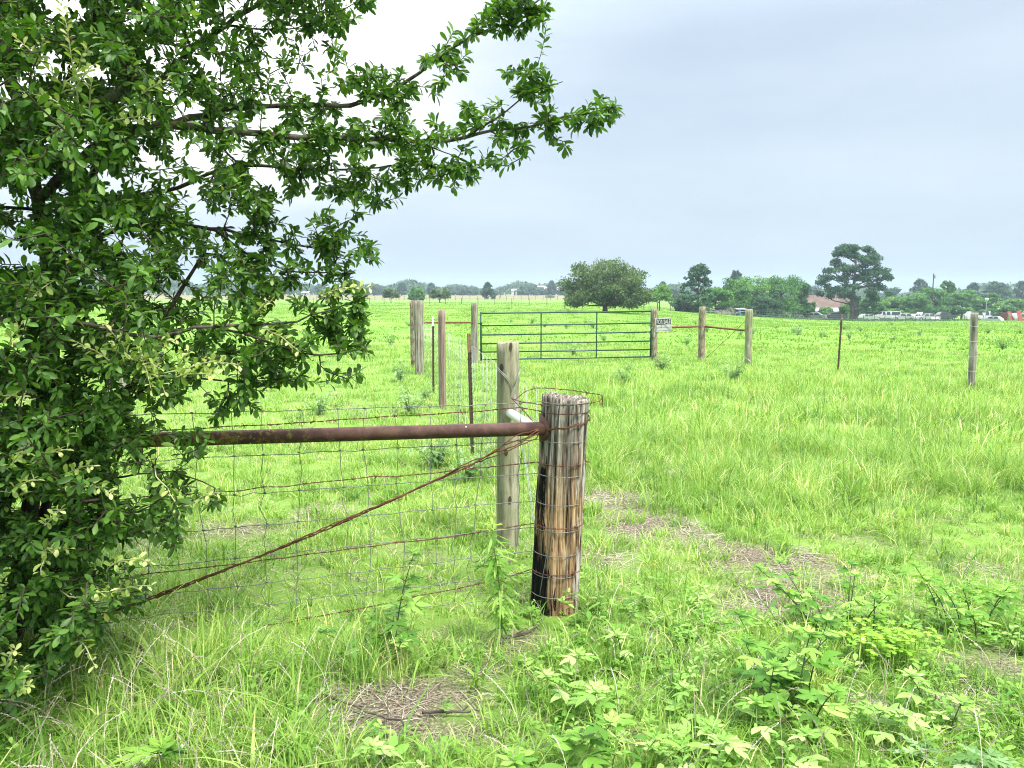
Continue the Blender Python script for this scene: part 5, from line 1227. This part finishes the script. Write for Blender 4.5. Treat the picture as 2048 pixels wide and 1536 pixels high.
def car(label, px, dep, kind, paint, rz, s=1.0, wheels=True, hood=False, dz=0.0, tilt=0.0):
    P = CAR[kind]; w = 1.7 if kind != 'van' else 2.2
    o = empty('parked_car' if kind != 'van' else 'parked_van', on(px, dep) + Vector((0, 0, dz)), label, 'car' if kind != 'van' else 'van', 'old vehicles parked in the yard', rz); s *= 1.02; o.scale = (s, s, s); o.rotation_euler.x = tilt
    belt = sorted(z for x, z in P)[len(P) // 2 - 1] + .12
    n = len(P); vs = []
    for y_, inset in ((-w / 2, 0), (w / 2, 0)):
        for x, z in P:
            k_ = .16 * max(0, (z - .95) / .5); vs.append((x, y_ * (1 - k_) , z))
    m = MB(); m.add(vs, [tuple(range(n)), tuple(reversed(range(n, 2 * n)))] + [(i, i + n, (i + 1) % n + n, (i + 1) % n) for i in range(n)])
    body = m.build('body', M['car_' + paint], o)
    top = max(z for x, z in P); roof = [x for x, z in P if z > top - .12]; x0, x1 = min(roof), max(roof); lo = 1.0 if kind in ('sedan', 'hatch') else 1.15 if kind != 'van' else 1.5
    cuts = {'sedan': [(x0 - .35, x0 + .55), (x0 + .65, x1 + .2)], 'hatch': [(x0 - .2, x0 + .7), (x0 + .8, x1 + .25)], 'pickup': [(x0 + .1, x0 + 1.8), (x0 + 2.0, x0 + 2.75), (x0 + 2.9, x1 + .1)], 'bed': [(x0 + .1, x1 + .2)], 'van': [(x0 + .4, x0 + 1.4), (x0 + 2.2, x0 + 3.4), (x1 - .7, x1 + .1)]}[kind]
    for a, b in cuts:
        for sg in (-1, 1):
            m = MB(); y0 = sg * (w / 2 + .015); k1 = .16 * max(0, (top - .1 - .95) / .5)
            q = [(a, y0 * (1 - .16 * max(0, (lo - .95) / .5)), lo), (b, y0 * (1 - .16 * max(0, (lo - .95) / .5)), lo), (b - .12, y0 * (1 - k1), top - .1), (a + .1, y0 * (1 - k1), top - .1)]
            m.add(q + [(x, y * .96, z) for x, y, z in q], [(0, 1, 2, 3), (7, 6, 5, 4), (0, 4, 5, 1), (1, 5, 6, 2), (2, 6, 7, 3), (3, 7, 4, 0)]); m.build('window', M['glass'], o)
    i = [j for j, (x, z) in enumerate(P) if z > top - .12]; hx = P[i[0]]; hp = P[i[0] - 1]
    m = MB(); a, b = Vector((hp[0], 0, hp[1])).lerp(Vector((hx[0], 0, hx[1])), .12), Vector((hp[0], 0, hp[1])).lerp(Vector((hx[0], 0, hx[1])), .9); nn = Vector((b.z - a.z, 0, a.x - b.x)).normalized() * .02
    m.add([a + nn + Vector((0, -w * .42, 0)), a + nn + Vector((0, w * .42, 0)), b + nn + Vector((0, w * .38, 0)), b + nn + Vector((0, -w * .38, 0))], [(0, 1, 2, 3)]); m.build('windscreen', M['glass'], o)
    if wheels:
        ax = (-1.35, 1.35) if kind in ('sedan', 'hatch') else (-1.75, 1.7) if kind != 'van' else (-2.1, 2.2)
        for x in ax:
            for sg in (-1, 1):
                m = MB(); m.tube([(x, sg * (w / 2 - .12), .34), (x, sg * (w / 2 + .03), .34)], .34, 16); wh = m.build('wheel', M['tyre'], o)
                m = MB(); m.tube([(x, sg * (w / 2 + .02), .34), (x, sg * (w / 2 + .045), .34)], .18, 12); m.build('rim', M['tin'], wh)
    if hood:
        m = MB(); q = P[3]; m.add([(1.0, -.7, .95), (1.0, .7, .95), (1.65, .7, 1.75), (1.65, -.7, 1.75), (1.05, -.7, .93), (1.05, .7, .93), (1.70, .7, 1.73), (1.70, -.7, 1.73)], [(0, 1, 2, 3), (7, 6, 5, 4), (0, 4, 5, 1), (2, 6, 7, 3), (1, 5, 6, 2), (0, 3, 7, 4)]); m.build('hood', M['car_' + paint], o)
    return o
car('dismantled white car with its hood raised, left of the big pine', 1628, 146, 'sedan', 'white', 2.6, 1.0, False, True, -.1)
car('dark blue car just left of the big pine trunk', 1668, 147, 'sedan', 'blue', 3.0, 1.0)
car('small dark car close behind the dark blue car', 1688, 152, 'hatch', 'dark', .3, .9)
car('grey green abandoned car body right of the big pine', 1738, 150, 'hatch', 'grey', .2, .85, False)
car('white pickup with a long camper shell', 1774, 152, 'pickup', 'white', 3.05, .98)
car('white hatchback in front of the pickup tail', 1807, 148, 'hatch', 'white', 2.9, .92)
car('white car with a raised hood right of the white hatchback', 1832, 156, 'sedan', 'white', .5, .9, True, True)
car('white sedan left of the leaning white panel', 1856, 150, 'sedan', 'white', 2.95, .95)
car('dark open bed pickup right of the leaning white panel', 1888, 156, 'bed', 'dark', 3.2, .95)
car('white van behind the lone field post', 1956, 160, 'van', 'white', 3.1, .72)
car('white car with rounded roof between the lone field post and the leaning sheets', 1987, 136, 'hatch', 'white', 2.2, .8, False, dz=-.35)
def sheet(label, px, dep, w, h, mat, rz, lean, group=None, cat='panel'):
    o = MB(); o.box((0, 0, h / 2), (w, .05, h)); p = o.build('leaning_sheet', M[mat], None, on(px, dep)); p.rotation_euler = (lean, 0, rz); return tag(p, label, cat, group)
sheet('white panel leaning on the ground right of the white sedan', 1875, 146, 1.7, .8, 'white', .2, -.7)
M['red'] = m_plain('faded red sheet', (.26, .055, .05), .7, 0, .3, .3, 2)
G_ = 'sheets leaning together at the right edge'
sheet('faded red sheet leaning leftmost in the stack by the right edge', 2009, 140, 1.1, 1.7, 'red', -.4, .5, G_); sheet('pale tin sheet leaning next to the leftmost red one', 2016, 140, .9, 1.5, 'tin', -.5, .5, G_)
sheet('dark red sheet in the middle of the leaning stack', 2026, 140.5, 1.0, 1.8, 'red', .35, -.35, G_); sheet('white striped sheet leaning over the middle red one', 2034, 141, .8, 2.2, 'white', .8, .6, G_); sheet('red sheet at the right edge of the photo stack', 2044, 140, 1.1, 1.9, 'red', .3, -.3, G_)
b = on(2033, 143); m = MB(); m.tube([(0, -.8, .0), (0, -.7, .5), (0, -.3, .9), (0, .3, .9), (0, .7, .5), (0, .8, 0)], .55, 8); tag(m.build('tarp_heap', M['white'], None, b, True), 'white covered heap behind the leaning sheets', 'heap')
# bare frames of junk beside the dismantled car
g = np.random.default_rng(23); b = on(1592, 137); m = MB()
for k in range(16):
    a = Vector((g.normal(0, .9), g.normal(0, .2), 0)); m.tube([a, a + Vector((g.normal(0, .35), 0, g.uniform(.5, 1.3)))], .035, 5)
    if k % 3 == 0:
        c = a + Vector((0, 0, .35)); m.tube([c + Vector((.33 * math.cos(q), 0, .33 * math.sin(q))) for q in np.linspace(0, 6.28, 15)], .03, 4)
tag(m.build('scrap_heap', M['tin'], None, b), 'heap of pale scrap frames left of the dismantled white car', 'scrap heap')

# ------------------------------------------------------------------ poles, yard light, far fences
def pole(name, label, px, dep, top, r, arm=True, group='utility poles', cat='utility pole'):
    b = on(px, dep); h = at(px, top, dep).z - b.z; o = empty(name, b, label, cat, group); m = MB(); m.tube([(0, 0, -.3), (0, 0, h)], [r, r * .7], 8); m.build('shaft', M['bark_far'], o)
    if arm: m = MB(); m.box((0, -r, h - .5), (1.5, .1, .12)); m.build('crossarm', M['bark_far'], o)
    return o, h
o, h = pole('utility_pole', 'brown utility pole with a transformer above the yard trees', 1864, 172, 547, .16, False)
m = MB(); m.tube([(.35, 0, h - 1.1), (.35, 0, h - .4)], .2, 10); m.build('transformer', M['tin'], o)
pole('utility_pole', 'thin far pole right of the cone shaped conifer', 1000.5, 300, 571, .15, False); pole('utility_pole', 'fainter far pole beside the thin one', 1011, 400, 572, .15, False)
pole('utility_pole', 'far pole seen through the tree leaves at the left', 486, 330, 562, .15, True)
b = on(1973, 152); h = at(1973, 598, 152).z - b.z; o = empty('yard_light', b, 'white yard light on a thin pale pole among the right trees', 'yard light'); m = MB(); m.tube([(0, 0, 0), (0, 0, h)], .05, 6); m.build('shaft', M['tin'], o)
m = MB(); m.tube([(0, 0, h - .28), (0, 0, h - .1), (0, 0, h + .1), (0, 0, h + .2)], [.22, .33, .33, .1], 12); m.build('lamp_head', M['white'], o, None, True)
def far_fence(label, x0, x1, dep0, dep1, n, hgt=1.15, r=.06):
    a, b = on(x0, dep0), on(x1, dep1); o = empty('far_fence', a, label, 'fence', 'fences in the far pasture'); P = []
    for i in range(n):
        p = a.lerp(b, i / (n - 1)); p.z = T(p.x, p.y); P.append(p - a); m = MB(); m.tube([p - a, p - a + Vector((0, 0, hgt))], r, 5); m.build('post', M['bark_far'], o)
    m = MB()
    for hz in (.35, .7, 1.05): m.tube([q + Vector((0, 0, hz)) for q in P], .012, 3)
    m.build('wire', M['galv_dark'], o)
far_fence('far post and wire fence along the edge of the dry field', 560, 1130, 215, 215, 40, 1.3, .05)
far_fence('thin post and wire fence crossing the middle of the pasture', 600, 1130, 150, 128, 18, 1.1, .05)
far_fence('thin fence right of the big round oak', 1130, 1365, 96, 118, 9, 1.1, .06)
far_fence('yard fence in front of the parked cars', 1365, 2075, 116, 146, 34, 1.1, .05)
# ------------------------------------------------------------------ air
m = MB(); m.box((0, 0, 8.0), (3100, 3100, 46)); hz_m = bpy.data.materials.new('haze'); hz_m.use_nodes = True; ht = hz_m.node_tree; ht.nodes.clear()
ho = ht.nodes.new('ShaderNodeOutputMaterial'); hv = ht.nodes.new('ShaderNodeVolumePrincipled'); hv.inputs['Color'].default_value = (.62, .78, .92, 1); hv.inputs['Density'].default_value = .00056; hv.inputs['Anisotropy'].default_value = .3
ht.links.new(hv.outputs[0], ho.inputs['Volume'])
o = m.build('haze', hz_m); tag(o, kind='stuff')
